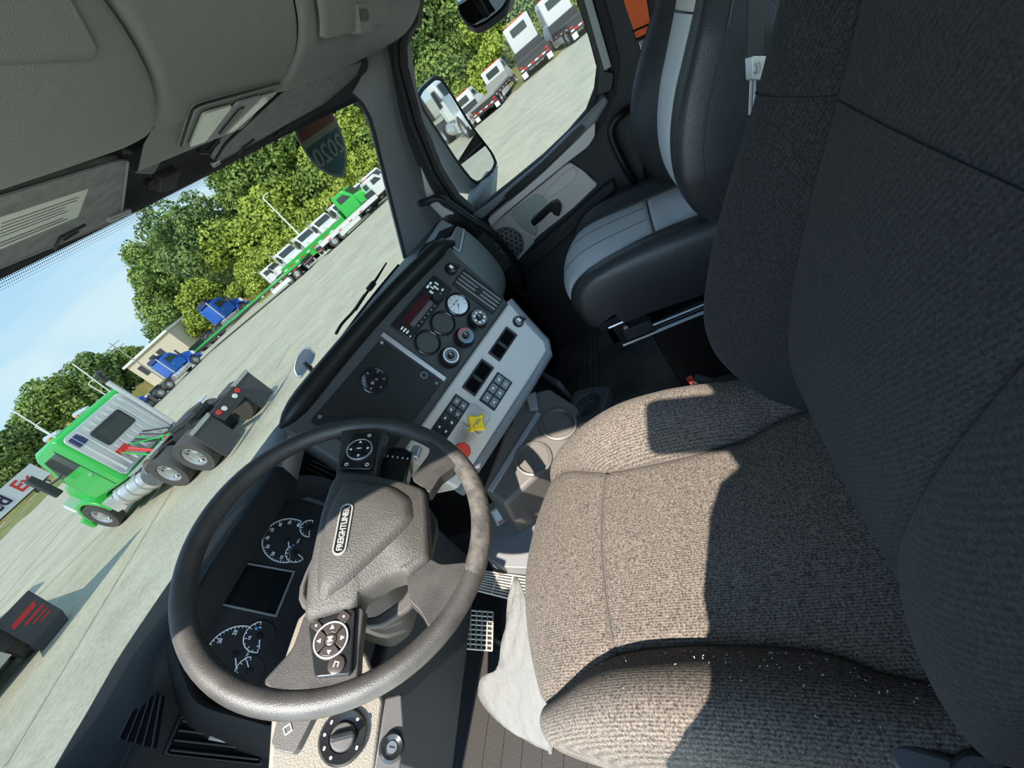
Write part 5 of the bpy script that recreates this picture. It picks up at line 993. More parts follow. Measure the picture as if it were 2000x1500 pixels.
def crown(seed, rx, rz, nb, n, leaf, zc):
    r_ = random.Random(seed); blobs = []
    for i in range(nb):
        while True:
            p = Vector((r_.uniform(-1, 1), r_.uniform(-1, 1), r_.uniform(-1, 1)))
            if p.length < 1: break
        blobs.append((Vector((p.x * rx * 0.75, p.y * rx * 0.75, zc + p.z * rz * 0.78)), rx * r_.uniform(0.30, 0.5)))
    vs_, fs_ = [], []
    for i in range(n):
        c, R = blobs[r_.randrange(nb)]; d = Vector((r_.gauss(0, 1), r_.gauss(0, 1), r_.gauss(0, 1))).normalized(); p = c + d * R * r_.uniform(0.72, 1.05)
        nn = (d + Vector((r_.gauss(0, .6), r_.gauss(0, .6), r_.gauss(0, .6)))).normalized(); a = nn.orthogonal().normalized(); a.rotate(Matrix.Rotation(r_.random() * 6.28, 3, nn)); b_ = nn.cross(a); s_ = leaf * r_.uniform(0.6, 1.3)
        k = len(vs_); vs_ += [tuple(p - a * s_), tuple(p - b_ * s_ * 0.6 + nn * s_ * 0.2), tuple(p + a * s_), tuple(p + b_ * s_ * 0.6 + nn * s_ * 0.2)]; fs_.append((k, k + 1, k + 2, k + 3))
    me = bpy.data.meshes.new('foliage'); me.from_pydata(vs_, [], fs_); me.update(); return me
TALL = [crown(10 + i, 5.2, 7.0, 22, 9500, 0.30, 10.5) for i in range(4)]
LOWT = [crown(30 + i, 4.4, 4.4, 16, 6500, 0.29, 6.0) for i in range(3)]
BUSH = [crown(50 + i, 2.6, 2.0, 12, 3600, 0.22, 1.9) for i in range(3)]
def trunk(h, r0):
    b_ = MB().tube([(0, 0, -0.5), (0.1, 0, h * 0.4), (-0.1, 0.1, h)], [r0, r0 * 0.7, r0 * 0.25], 8)
    for k in range(5): a = k * 1.3; b_.tube([(0, 0, h * (0.35 + 0.1 * k)), (math.cos(a) * 2.0, math.sin(a) * 2.0, h * (0.5 + 0.1 * k))], [r0 * 0.4, r0 * 0.1], 6)
    return b_.mesh('trunk')
TR = {'t': trunk(12, 0.35), 'l': trunk(7, 0.25), 'b': trunk(2, 0.12)}
for me in TR.values(): me.materials.append(K['bark'])
cache = {}
def tree(pos, kind, i, mt, sc, label, group, rz, nm):
    src = {'t': TALL, 'l': LOWT, 'b': BUSH}[kind]; key = (kind, i % len(src), mt)
    if key not in cache: me = src[i % len(src)].copy(); me.materials.append(K[mt]); cache[key] = me
    o = thing(nm, label, 'tree' if kind != 'b' else 'bush', (0, 0, 0), group)
    f_ = bpy.data.objects.new('foliage', cache[key]); COL.objects.link(f_); f_.parent = o; f_['kind'] = 'stuff'
    k_ = bpy.data.objects.new('trunk' if kind != 'b' else 'stem', TR[kind]); COL.objects.link(k_); k_.parent = o
    o.location = pos; o.rotation_euler.z = rz; o.scale = (sc, sc, sc)
rn = random.Random(21); i = 0
ONES = 'first second third fourth fifth sixth seventh eighth ninth tenth eleventh twelfth thirteenth fourteenth fifteenth sixteenth seventeenth eighteenth nineteenth twentieth'.split()
def ordn(k): return ONES[k - 1] if k <= 20 else 'twenty-' + ONES[k - 21]
cnt = {}
def nth(key): cnt[key] = cnt.get(key, 0) + 1; return ordn(cnt[key])
az = 36.0
while az < 96:                                        # tall trees behind the yard
    d = (82 if az > 41 else 112) + rn.uniform(-2, 3); lim = (1.0 if az > 41 else 1.34) if az > 40 else 1.16
    tree(polar(az, d), 't', i, 'leaf_dark' if rn.random() < 0.6 else 'leaf_mid', (1.0 + rn.uniform(-0.08, 0.14)) * lim * (1.12 if az > 46 else 1.0), '%s tall dark tree from the sky gap in the wood behind the trucks' % nth('t'), 'tall trees behind the yard', rn.random() * 6.28, 'tall_tree'); i += 1; az += 3.0 + rn.uniform(-0.4, 0.4)
az = 37.5
while az < 96:                                        # lighter front row
    tree(polar(az, (76.5 if az > 41 else 105) + rn.uniform(-1, 1)), 'l', i, 'leaf_mid' if rn.random() < 0.45 else 'leaf_lime', 0.95 + rn.uniform(-0.12, 0.2), '%s lighter green tree from the sky gap at the front of the wood' % nth('f'), 'front trees of the wood', rn.random() * 6.28, 'broadleaf_tree'); i += 1; az += 3.1 + rn.uniform(-0.5, 0.5)
az = 35
while az < 94:                                        # yellow-green shrubs at the foot of the wood
    tree(polar(az, (73 if az > 41 else 101) + rn.uniform(-1, 1), GZ + 0.9), 'b', i, 'leaf_lime', 1.0 + rn.uniform(-0.2, 0.35), '%s yellow green shrub from the blue tractors along the foot of the wood' % nth('s'), 'shrubs below the wood', rn.random() * 6.28, 'shrub'); i += 1; az += 2.7 + rn.uniform(-0.5, 0.5)
az = 4
while az < 34:                                        # lower far trees on the left
    tree(polar(az, 132 + rn.uniform(-4, 6)), 'l', i, 'leaf_dark' if rn.random() < 0.6 else 'leaf_mid', 1.28 + rn.uniform(-0.15, 0.15) - (0.30 if az > 27.5 else 0), '%s low far tree counted from the parcel trailer toward the building' % nth('l'), 'far low trees', rn.random() * 6.28, 'far_tree'); i += 1; az += 2.3 + rn.uniform(-0.4, 0.4)
for az, d in ((33.4, 110), (34.8, 112)): tree(polar(az, d), 'l', i, 'leaf_mid', 1.1, 'small tree %s at the low end of the wood above the blue tractors' % nth('e'), 'end trees', az, 'edge_tree'); i += 1
for x, y in ((22, -55), (34, -60), (8, -62), (50, -50), (62, -38)): tree(Vector((x, y, GZ)), 't', i, 'leaf_mid', 1.0, '%s tall tree behind the cab, reflected in the door mirror' % nth('r'), 'trees behind the cab', x, 'rear_tree'); i += 1

# ------------------------------------------------------------------ vehicles
K['paint_green'] = mat('bright_green_paint', (0.04, 0.50, 0.075), 0.3, coat=0.5); K['paint_blue'] = mat('blue_paint', (0.025, 0.13, 0.58), 0.3, coat=0.5); K['paint_navy'] = mat('navy_paint', (0.015, 0.03, 0.15), 0.35, coat=0.4)
K['tyre'] = mat('tyre_rubber', (0.075, 0.073, 0.07), 0.85); K['wheel_alu'] = mat('polished_wheel', (0.72, 0.73, 0.74), 0.3, 0.8); K['auto_glass'] = mat('vehicle_glass', (0.05, 0.065, 0.06), 0.08); K['chassis'] = mat('chassis_black', (0.045, 0.046, 0.048), 0.6)
K['chrome_dull'] = mat('polished_cab_back', (0.74, 0.75, 0.76), 0.25, 0.6); K['deck'] = mat('deck_steel', (0.36, 0.36, 0.32), 0.6); K['tape_red'] = mat('reflective_red', (0.75, 0.04, 0.03), 0.4); K['tape_white'] = mat('reflective_white', (0.85, 0.85, 0.84), 0.4); K['flap_grey'] = mat('mudflap_rubber', (0.07, 0.073, 0.075), 0.8)
SIDE = Matrix(((0, 0, 1, 0), (1, 0, 0, 0), (0, 1, 0, 0), (0, 0, 0, 1)))      # (y, z) outline extruded along x
def lpart(mb, name, mt, par, **k): return mb.build(name, K[mt] if isinstance(mt, str) else mt, par, **k)
def wheel(par, x, y, w=0.30, r=0.52, n=22, nuts=False):
    sg = 1 if x > 0 else -1; M = T(x, y, r) @ Matrix.Rotation(sg * math.pi / 2, 4, 'Y')
    o = lpart(MB().lathe([(r * 0.60, -w), (r * 0.94, -w), (r, -w * 0.9), (r, -0.05), (r * 0.96, 0.0), (r * 0.62, -0.005), (r * 0.58, -0.03)], n, M, (True, False)), 'wheel', 'tyre', par)
    lpart(MB().lathe([(r * 0.58, -0.03), (r * 0.55, -0.02), (r * 0.50, -0.10), (r * 0.28, -0.09), (r * 0.26, -0.03), (r * 0.12, -0.02), (0, -0.02)], n, M, (False, False)), 'rim', 'wheel_alu', o)
    if nuts:
        for k in range(8): a = k * math.pi / 4; lpart(MB().prism(circle(0.045, 10, 0.20 * math.cos(a), 0.20 * math.sin(a)), -0.10, -0.086, M), 'hand_hole', 'chassis', o)
    return o
def tractor(name, label, paint, pos, heading, group=None, back=False, deflector=False, scale=1.0, tandem=1.28, steer=5.45, cat='truck', flap_text=None, nose='paint'):
    o = thing(name, label, cat, (0, 0, 0), group)
    for x in (-0.42, 0.42): lpart(MB().bb((x - 0.05, -0.85, 0.78), (x + 0.05, 6.3, 1.02)), 'frame_rail', 'chassis', o)
    c0 = 2.95
    cabp = [(c0, 0.98), (c0, 2.72), (c0 + 0.10, 2.86), (c0 + 1.15, 2.86), (c0 + 1.45, 2.70), (c0 + 1.85, 2.02), (c0 + 1.85, 0.98)]
    cb = lpart(MB().prism(cabp, -1.08, 1.08, SIDE), 'cab', paint, o, bevel=0.09, seg=3)
    for s_ in (-1, 1):
        lpart(MB().prism([(c0 + 0.45, 1.98), (c0 + 0.45, 2.56), (c0 + 1.22, 2.56), (c0 + 1.62, 1.98)], 1.075 * s_, 1.092 * s_, SIDE), 'side_window', 'auto_glass', cb)
        lpart(MB().prism([(c0 + 0.40, 1.06), (c0 + 0.40, 2.62), (c0 + 0.43, 2.62), (c0 + 0.43, 1.06)], 1.078 * s_, 1.088 * s_, SIDE), 'door_gap', 'chassis', cb)
        lpart(MB().bb((1.08 * s_, c0 + 0.5, 1.62), (1.11 * s_, c0 + 0.65, 1.68)), 'door_handle', 'chrome_dull', cb)
    wsf = Frame((0, c0 + 1.66, 2.36), (-1, 0, 0), (0, -0.4, 0.68))
    lpart(MB().prism(rrect(1.9, 0.66, 0.08), -0.02, 0.03, wsf.M), 'windshield', 'auto_glass', cb)
    hood = [(c0 + 1.80, 0.95), (c0 + 1.80, 2.0), (c0 + 2.3, 1.95), (c0 + 3.1, 1.72), (c0 + 3.38, 1.50), (c0 + 3.42, 0.80), (c0 + 2.9, 0.80)]
    hd_ = lpart(MB().prism(hood, -0.72, 0.72, SIDE), 'hood', paint, o, bevel=0.10, seg=3)
    lpart(MB().bb((-0.45, c0 + 3.38, 0.85), (0.45, c0 + 3.46, 1.48)), 'grille', 'chrome_dull', hd_)
    for k in range(5): lpart(MB().bb((-0.42, c0 + 3.45, 0.92 + k * 0.12), (0.42, c0 + 3.47, 0.96 + k * 0.12)), 'grille_bar', 'chassis', hd_)
    lpart(MB().bb((-1.15, c0 + 3.35, 0.35), (1.15, c0 + 3.60, 0.78)), 'bumper', 'chrome_dull' if nose == 'chrome' else paint, o, bevel=0.05)
    for s_ in (-1, 1):
        arch = [(steer + 0.72 * math.cos(a), 0.52 + 0.72 * math.sin(a)) for a in [math.pi * k / 12 for k in range(13)]] + [(steer + 0.58 * math.cos(a), 0.52 + 0.58 * math.sin(a)) for a in [math.pi * k / 12 for k in range(12, -1, -1)]]
        fd = lpart(MB().prism(arch, 0.62 * s_, 1.16 * s_, SIDE), 'fender', paint, o, bevel=0.03); lpart(MB().prism([(c0 + 3.20, 1.05), (c0 + 3.20, 1.45), (c0 + 3.36, 1.35), (c0 + 3.36, 1.02)], 0.70 * s_, 1.04 * s_, SIDE), 'headlight', 'white', fd)
        wheel(o, 1.20 * s_, steer, 0.30, nuts=True)
        for yy in (0.0, tandem): wheel(o, 1.22 * s_, yy, 0.58, nuts=True)
        tk = lpart(MB().cyl((0.86 * s_, 2.35, 0.62), (0.86 * s_, 4.05, 0.62), 0.33, n=22), 'fuel_tank', 'chrome_dull', o)
        for yy in (2.65, 3.2, 3.75): lpart(MB().tube([(0.86 * s_ + 0.34 * math.cos(a), yy, 0.62 + 0.34 * math.sin(a)) for a in [2 * math.pi * k / 20 for k in range(20)]], 0.02, 6, closed=True), 'tank_strap', 'steel', tk)
        lpart(MB().bb((0.80 * s_, 4.15, 0.35), (1.14 * s_, 4.75, 0.85)), 'step_box', 'chrome_dull', o, bevel=0.02)
        mf = lpart(MB().bb((0.52 * s_, -0.80, 0.12), (1.22 * s_, -0.77, 1.0)), 'mudflap', 'flap_grey', o); lpart(MB().bb((0.50 * s_, -0.82, 0.98), (1.24 * s_, -0.75, 1.07)), 'flap_hanger', 'steel', mf)
        mr = lpart(MB().tube([(1.05 * s_, c0 + 1.55, 2.05), (1.35 * s_, c0 + 1.75, 2.1), (1.38 * s_, c0 + 1.75, 2.5)], 0.03, 8), 'mirror_arm', 'chassis', o); lpart(MB().bb((1.28 * s_, c0 + 1.68, 1.75), (1.50 * s_, c0 + 1.82, 2.55)), 'mirror_head', 'chassis', mr, bevel=0.04)
        lpart(MB().tube([(0.5 * s_, -0.3, 0.75), (0.9 * s_, -0.3, 0.7)], 0.05, 8), 'axle', 'chassis', o)
    lpart(MB().bb((-0.47, -0.92, 0.66), (0.47, -0.84, 1.04)), 'rear_crossmember', 'chassis', o)
    for x in (-0.42, -0.24, 0.24, 0.42): lpart(MB().prism(circle(0.065, 14), 0, 0.03, Matrix.Translation((x, -0.92, 0.90 if abs(x) > 0.3 else 0.86)) @ Matrix.Rotation(math.pi / 2, 4, 'X')), 'tail_lamp', 'tape_red' if abs(x) > 0.3 else 'tape_white', o)
    fw = lpart(MB().prism(smooth_poly([(-0.45, -0.35), (-0.12, -0.75), (-0.06, -0.2), (0.06, -0.2), (0.12, -0.75), (0.45, -0.35), (0.42, 0.3), (-0.42, 0.3)], 0.15), 1.12, 1.24, T(0, 0.75, 0)), 'fifth_wheel', 'chassis', o, bevel=0.02)
    lpart(MB().bb((-0.4, 0.2, 1.02), (0.4, 1.1, 1.12)), 'fifth_wheel_base', 'chassis', o)
    ex = lpart(MB().cyl((0.98, c0 - 0.10, 1.0), (0.98, c0 - 0.10, 3.05), 0.075, n=14), 'exhaust_stack', 'chrome_dull', o); lpart(MB().tube([(0.98, c0 - 0.10, 3.05), (0.98, c0 - 0.14, 3.25), (0.98, c0 - 0.28, 3.38)], 0.07, 12), 'exhaust_tip', 'chassis', ex)
    if back:
        bw = lpart(MB().prism(rrect(1.96, 1.62, 0.14), -0.01, 0.03, Matrix.Translation((0, c0 - 0.005, 1.88)) @ Matrix.Rotation(math.pi / 2, 4, 'X')), 'back_panel', 'chrome_dull', o, bevel=0.02)
        for k in range(9):
            x = -0.80 + k * 0.20; seg_ = ((1.16, 1.80), (2.42, 2.60)) if 2 <= k <= 6 else ((1.16, 2.60),)
            for z0, z1 in seg_: lpart(MB().tube([(x, c0 - 0.03, z0), (x, c0 - 0.03, z1)], 0.055, 8, flat=0.7), 'rib', 'chrome_dull', bw)
        lpart(MB().ring(rrect(0.98, 0.54, 0.07), rrect(0.90, 0.46, 0.05), 0, 0.07, Matrix.Translation((0, c0 - 0.01, 2.12)) @ Matrix.Rotation(math.pi / 2, 4, 'X')), 'window_frame', 'chassis', bw)
        lpart(MB().prism(rrect(0.90, 0.46, 0.05), 0.03, 0.05, Matrix.Translation((0, c0 - 0.01, 2.12)) @ Matrix.Rotation(math.pi / 2, 4, 'X')), 'rear_window', 'auto_glass', bw)
        lpart(MB().prism(rrect(0.24, 0.30, 0.03), 0.05, 0.07, Matrix.Translation((-0.78, c0 - 0.01, 2.44)) @ Matrix.Rotation(math.pi / 2, 4, 'X')), 'vent_plate', 'paint_navy', bw)
        rr = random.Random(4)
        for k in range(9):
            a0 = Vector((-0.55 + 0.1 * k, c0 - 0.12, 1.55)); e0 = Vector((0.25 + 0.06 * k, c0 - 0.55, 1.15)); mid_ = (a0 + e0) / 2 + Vector((rr.uniform(-0.2, 0.2), -0.25, rr.uniform(-0.55, -0.2)))
            lpart(MB().tube(spline([a0, mid_, e0], 6), 0.024, 6), 'air_hose', 'tape_red' if k in (1, 2) else ('chassis' if k % 3 else 'paint_green'), o)
        lpart(MB().bb((-0.55, c0 - 0.16, 1.50), (-0.30, c0 - 0.04, 1.66)), 'hose_bracket', 'tape_red', o)
        lpart(MB().bb((-1.05, 2.2, 1.0), (1.05, 2.75, 1.04)), 'deck_plate', 'chrome_dull', o)
        for k in range(5): lpart(MB().cyl((-0.6 + 0.3 * k, c0 + 1.0, 2.86), (-0.6 + 0.3 * k, c0 + 1.0, 2.93), 0.05, n=10), 'roof_marker', 'orange_print', o)
        for x in (-0.5, 0.45): lpart(MB().cyl((x, c0 + 0.6, 2.9), (x + 0.02, c0 + 1.3, 2.94), 0.05, 0.10, 12), 'air_horn', 'chrome_dull', o)
        for x in (-0.9, 0.9): lpart(MB().cyl((x, c0 + 0.1, 2.8), (x, c0 - 0.1, 3.9), 0.018, n=6), 'antenna', 'white', o)
        for s_ in (-1, 1):
            arc = [(0.0 + 0.66 * math.cos(a), 0.52 + 0.66 * math.sin(a)) for a in [math.pi * (0.15 + 0.45 * k / 8) for k in range(9)]]; arc += [(0.0 + 0.63 * math.cos(a), 0.52 + 0.63 * math.sin(a)) for a in [math.pi * (0.15 + 0.45 * k / 8) for k in range(8, -1, -1)]]
            lpart(MB().prism([(p[0] + tandem, p[1]) for p in arc], 0.62 * s_, 1.2 * s_, SIDE), 'quarter_fender', 'chrome_dull', o)
    if deflector:
        lpart(MB().prism([(c0 - 0.1, 2.85), (c0 + 0.0, 3.30), (c0 + 0.25, 3.30), (c0 + 1.1, 2.85)], -0.85, 0.85, SIDE), 'roof_deflector', 'paint_navy', o, bevel=0.05)
    o.location = pos; o.rotation_euler.z = heading; o.scale = (scale,) * 3
    return o
rear, front = G(416, 917), G(231, 1029); dv = front - rear; hd0 = math.atan2(-dv.x, dv.y)
rt = Vector((math.cos(hd0), math.sin(hd0), 0)); sc0 = dv.length / 5.45
tractor('green_tractor', 'bright green day cab tractor with ribbed metal cab back, seen from behind', 'paint_green', rear + rt * 1.22 * sc0, hd0, back=True, scale=sc0, cat='truck')
def by_axles(name, label, paint, fpx, rpx, group, L=5.45, **k):
    f_, r_ = G(*fpx), G(*rpx); d = f_ - r_; h = math.atan2(-d.x, d.y); s_ = d.length / L; rt_ = Vector((math.cos(h), math.sin(h), 0)); return tractor(name, label, paint, r_ - rt_ * 1.22 * s_, h, group, scale=s_, **k)
by_axles('blue_tractor', 'blue day cab tractor parked before the pale building', 'paint_blue', (391, 708), (324, 773), 'blue tractors', deflector=True)
by_axles('blue_tractor', 'blue day cab tractor parked farthest out, under the wood', 'paint_blue', (486, 606), (424, 665), 'blue tractors', deflector=True)
by_axles('blue_tractor', 'blue tractor half hidden behind the green cab', 'paint_blue', (303, 792), (245, 850), 'blue tractors', deflector=False)
def rollback(name, label, pos, heading, deck='deck', scale=1.0, length=7.0, group='rollback tow trucks', body='white_body', rack='tape_red', cabh=0.0, cab=True):
    """tow truck: day cab with a long flat deck; local +Y is forward, origin at the tail"""
    o = thing(name, label, 'tow truck', (0, 0, 0), group); Ld = length
    dk = lpart(MB().bb((-1.25, 0.0, 1.05), (1.25, Ld, 1.22)), 'deck', deck, o); lpart(MB().bb((-1.27, 0.0, 0.80), (1.27, Ld, 1.06)), 'deck_side', 'chassis' if deck not in ('white_body', 'deck_green') else deck, o)
    lpart(MB().bb((-1.25, -0.10, 0.45), (1.25, 0.06, 1.05)), 'tailboard', 'chassis', o)
    for k in range(8): lpart(MB().bb((-1.2 + k * 0.3, -0.13, 0.62), (-0.93 + k * 0.3, -0.095, 0.72)), 'tape_mark', 'tape_red' if k % 2 else 'tape_white', o)
    for s_ in (-1, 1):
        for k in range(9): lpart(MB().bb((1.27 * s_, 0.2 + k * 0.75, 0.86), (1.285 * s_, 0.6 + k * 0.75, 0.95)), 'tape_mark', 'tape_red' if k % 2 else 'tape_white', o)
        lpart(MB().bb((0.85 * s_, -0.12, 0.15), (1.25 * s_, -0.08, 0.50)), 'mudflap', 'tape_white', o)
        lpart(MB().bb((0.95 * s_, -0.15, 0.80), (1.18 * s_, -0.11, 0.90)), 'tail_lamp', 'tape_red', o)
        lpart(MB().bb((0.95 * s_, 2.4, 0.35), (1.25 * s_, 5.2, 0.80)), 'tool_box', body, o, bevel=0.02)
        for yy in (1.4, 2.6): wheel(o, 1.2 * s_, yy, 0.55, n=16)
        if cab: wheel(o, 1.15 * s_, Ld + 2.3, 0.3, n=16)
    lpart(MB().bb((-1.25, Ld - 0.12, 1.2), (1.25, Ld, 1.75)), 'headboard', rack if rack != 'tape_red' else 'chassis', o)
    y0 = Ld + 0.15; H = 2.75 + cabh
    if not cab:
        lpart(MB().bb((-0.2, Ld, 0.9), (0.2, Ld + 1.6, 1.1)), 'gooseneck', 'chassis', o); o.location = pos; o.rotation_euler.z = heading; o.scale = (scale,) * 3; o['category'] = 'trailer'; return o
    cb = lpart(MB().prism([(y0, 0.9), (y0, H - 0.1), (y0 + 0.1, H), (y0 + 1.2, H), (y0 + 1.5, H - 0.25), (y0 + 1.85, 1.95), (y0 + 1.85, 0.9)], -1.1, 1.1, SIDE), 'cab', body, o, bevel=0.07)
    lpart(MB().prism(rrect(1.3, 0.5, 0.06), 0, 0.03, Matrix.Translation((0, y0 - 0.01, H - 0.55)) @ Matrix.Rotation(math.pi / 2, 4, 'X')), 'rear_window', 'auto_glass', cb)
    lpart(MB().prism(rrect(1.9, 0.7, 0.06), -0.02, 0.03, Frame((0, y0 + 1.68, H - 0.5), (-1, 0, 0), (0, -0.35, 0.65)).M), 'windshield', 'auto_glass', cb)
    for s_ in (-1, 1): lpart(MB().prism([(y0 + 0.4, 1.95), (y0 + 0.4, H - 0.3), (y0 + 1.15, H - 0.3), (y0 + 1.6, 1.95)], 1.095 * s_, 1.115 * s_, SIDE), 'side_window', 'auto_glass', cb)
    lpart(MB().prism([(y0 + 1.8, 0.8), (y0 + 1.8, 1.95), (y0 + 3.0, 1.7), (y0 + 3.3, 1.4), (y0 + 3.3, 0.5)], -0.95, 0.95, SIDE), 'hood', body, o, bevel=0.1)
    lpart(MB().bb((-0.9, y0 + 0.3, H), (0.9, y0 + 0.5, H + 0.07)), 'light_bar', 'tape_red', o)
    lpart(MB().bb((-0.45, 0, 0.6), (0.45, Ld + 3, 0.82)), 'chassis_frame', 'chassis', o)
    o.location = pos; o.rotation_euler.z = heading; o.scale = (scale,) * 3; return o
def head(az): return -math.radians(az)
# seen through the passenger window: tails toward us
rollback('tow_truck', 'tow truck with a long pale deck right of the door mirror', polar(75.3, 47.5), head(92), 'deck', 1.12, 7.5, rack='deck')
rollback('tow_truck', 'tall white tow truck with black tailboard in the passenger window', polar(82.2, 52), head(82), 'chassis', 1.36, 4.5, cabh=0.7)
rollback('tow_truck', 'white tow truck cut off by the rear edge of the passenger window', polar(88.2, 50), head(70), 'chassis', 1.3, 4.5, cabh=0.6)
rollback('tow_truck', 'white tow truck behind the left edge of the passenger door mirror', polar(70.5, 46), head(96), 'white_body', 1.05, 6.0)
# seen through the windshield: row behind the long green decks
p0_, p1_ = G(533, 585), G(612, 519); d_ = p1_ - p0_
rollback('flatbed_trailer', 'long green flatbed trailer with black tape-marked side before the truck row', p1_, math.atan2(-d_.x, d_.y) + math.pi, 'paint_green', 1.0, 19.0, cab=False)
p0_, p1_ = G(640, 497), G(757, 390); d_ = p1_ - p0_
rollback('tow_truck', 'white decked tow truck nearest the windshield pillar', p0_ + Vector((0.4, 0.6, 0)), math.atan2(-d_.x, d_.y), 'white_body', 1.0, 8.2)
ga, gb_ = polar(46.0, 61), polar(58.0, 55.5); gd = gb_ - ga
K['deck_green'] = mat('green_deck_paint', (0.04, 0.42, 0.06), 0.4)
rollback('tow_truck', 'tow truck with bright green deck and green cab in front of the white cabs', ga, math.atan2(-gd.x, gd.y), 'deck_green', 1.30, gd.length / 1.3 - 2.2, body='paint_green', rack='deck_green')
words = ('leftmost', 'second', 'third', 'fourth', 'fifth', 'sixth')
for k, (az, col) in enumerate(((45.6, 'white_body'), (48.4, 'white_body'), (51.0, 'white_body'), (53.8, 'white_body'), (56.2, 'white_body'), (58.9, 'white_body'))):
    t_ = tractor('white_tractor' if col == 'white_body' else 'green_cab_truck', ('%s white truck cab from the blue tractors in the parked row' % words[k]) if col == 'white_body' else 'bright green cab at the end of the parked row by the pillar', col, polar(az, 66), math.pi - math.radians(az) + 0.35, 'parked row of truck cabs', scale=1.10)
tractor('grey_tractor', 'pale grey tractor between the blue tractors and the row of cabs', 'white_body', polar(42.0, 72), math.pi - math.radians(42) + 0.9, scale=1.0)
tractor('reflected_truck', 'white tractor parked behind the cab, seen in the door mirror', 'white_body', Vector((12.5, -26, GZ)), 0.1, scale=1.0)
# truck on the near left, mostly outside the frame: its right mudflap shows
lt_ = thing('flatbed_truck', 'black flatbed tail with red lettered mudflap at the lower left edge', 'truck', (0, 0, 0))
FY = 14.3
fl_ = Frame((1.35, FY, -0.78), (1, 0, 0), (0, 0, 1)); fq = [fl_.hit(*q) for q in ((-12, 1222), (55, 1153), (121, 1192), (62, 1262))]
mf = lpart(MB().prism([fq[0], fq[1], fq[2], fq[3]], -0.02, 0.03, fl_.M), 'mudflap', 'flap_grey', lt_)
K['flap_red'] = mat('flap_red_print', (0.6, 0.03, 0.03), 0.6)
cf = Vector((sum(p[0] for p in fq) / 4, sum(p[1] for p in fq) / 4)); af = Vector(fq[2]) - Vector(fq[3]); ar = math.atan2(af.y, af.x)
for k, (dx, dy, L_, h_) in enumerate(((-0.02, 0.12, 0.50, 0.10), (0.05, -0.02, 0.42, 0.05), (0.06, -0.12, 0.34, 0.03), (0.08, -0.20, 0.24, 0.03))):
    lpart(MB().prism([(-L_ / 2, -h_ / 2), (L_ / 2, -h_ / 2), (L_ / 2 + 0.05, h_ / 2), (-L_ / 2 + 0.05, h_ / 2)], 0.03, 0.036, fl_.sub(cf.x + dx, cf.y + dy).M), 'red_mark', 'flap_red', mf)
ct = [fl_.hit(*q) for q in ((121, 1192), (137, 1215), (84, 1270), (62, 1262))]
lpart(MB().prism(ct, -0.6, 0.02, fl_.M), 'flap_edge', 'chassis', lt_)
lpart(MB().bb((-1.1, FY + 0.1, -0.42), (1.62, FY + 8, -0.10)), 'deck', 'deck', lt_); lpart(MB().bb((-1.1, FY + 0.2, -0.9), (1.5, FY + 7, -0.42)), 'chassis_block', 'chassis', lt_)
w_ = thing('tmp', 'x', 'x'); bpy.data.objects.remove(w_)
for x in (1.62, -1.1):
    for yy in (FY + 0.9, FY + 2.2, FY + 6.0):
        M = T(x, yy, GZ + 0.5) @ Matrix.Rotation((1 if x > 0 else -1) * math.pi / 2, 4, 'Y'); q = lpart(MB().lathe([(0.3, -0.4), (0.5, -0.4), (0.52, -0.3), (0.52, -0.03), (0.45, 0), (0.3, -0.02)], 18, M, (True, False)), 'wheel', 'tyre', lt_); lpart(MB().lathe([(0.3, -0.03), (0.1, -0.06), (0, -0.05)], 18, M, (False, False)), 'rim', 'wheel_alu', q)
lpart(MB().prism([(FY + 6.6, -0.4), (FY + 6.6, 1.4), (FY + 8.2, 1.4), (FY + 8.6, 0.5), (FY + 9.9, 0.2), (FY + 9.9, -0.6)], -1.0, 1.3, SIDE), 'cab', 'white_body', lt_, bevel=0.08)
bm = [Vector((1.10, 13.7, -0.9)), Vector((1.10, 15.6, -0.4)), Vector((0.95, 13.45, 2.45))]  # unseen wedge added only to throw the pointed shadow across the yard
lpart(MB().add([p + Vector((d, 0, 0)) for d in (0, -0.35) for p in bm], [(0, 1, 2), (5, 4, 3), (0, 3, 4, 1), (1, 4, 5, 2), (2, 5, 3, 0)]), 'shadow_wedge', 'deck', lt_)
# white parcel trailer far left
ta, tb_ = polar(9.0, 94), polar(16.9, 100); td = (tb_ - ta); th = math.atan2(td.y, td.x)
tl = thing('parcel_trailer', 'white parcel trailer with purple and red lettering far behind the green cab', 'trailer', tuple(ta)); TF = Frame(ta, td, (0, 0, 1)); LT = td.length
lpart(MB().bb((0, 1.1, -2.6), (LT, 3.95, 0.0), TF.M), 'box_body', 'white_body', tl)
lpart(MB().bb((0.3, 0.9, -2.3), (LT - 0.3, 1.1, -0.3), TF.M), 'chassis_frame', 'chassis', tl)
K['fed_purple'] = mat('dark_purple_print', (0.035, 0.02, 0.07), 0.5); K['ex_red'] = mat('orange_red_print', (0.72, 0.05, 0.04), 0.5)
ex0 = TF.hit(46, 944)
text('lettering', 'Ex', 2.5, TF.sub(ex0[0], 2.55, 0.03), K['ex_red'], tl, 0.01, bold=0.06); text('lettering', 'Fed', 2.5, TF.sub(ex0[0] - 4.4, 2.55, 0.03), K['fed_purple'], tl, 0.01, bold=0.06)
for u in (1.2, 2.5, LT - 2.6, LT - 1.3):
    q = lpart(MB().prism(circle(0.52, 18), -0.35, 0.0, TF.sub(u, 0.52, -0.2).M), 'wheel', 'tyre', tl); lpart(MB().prism(circle(0.26, 14), 0.0, 0.02, TF.sub(u, 0.52, -0.2).M), 'rim', 'wheel_alu', q)
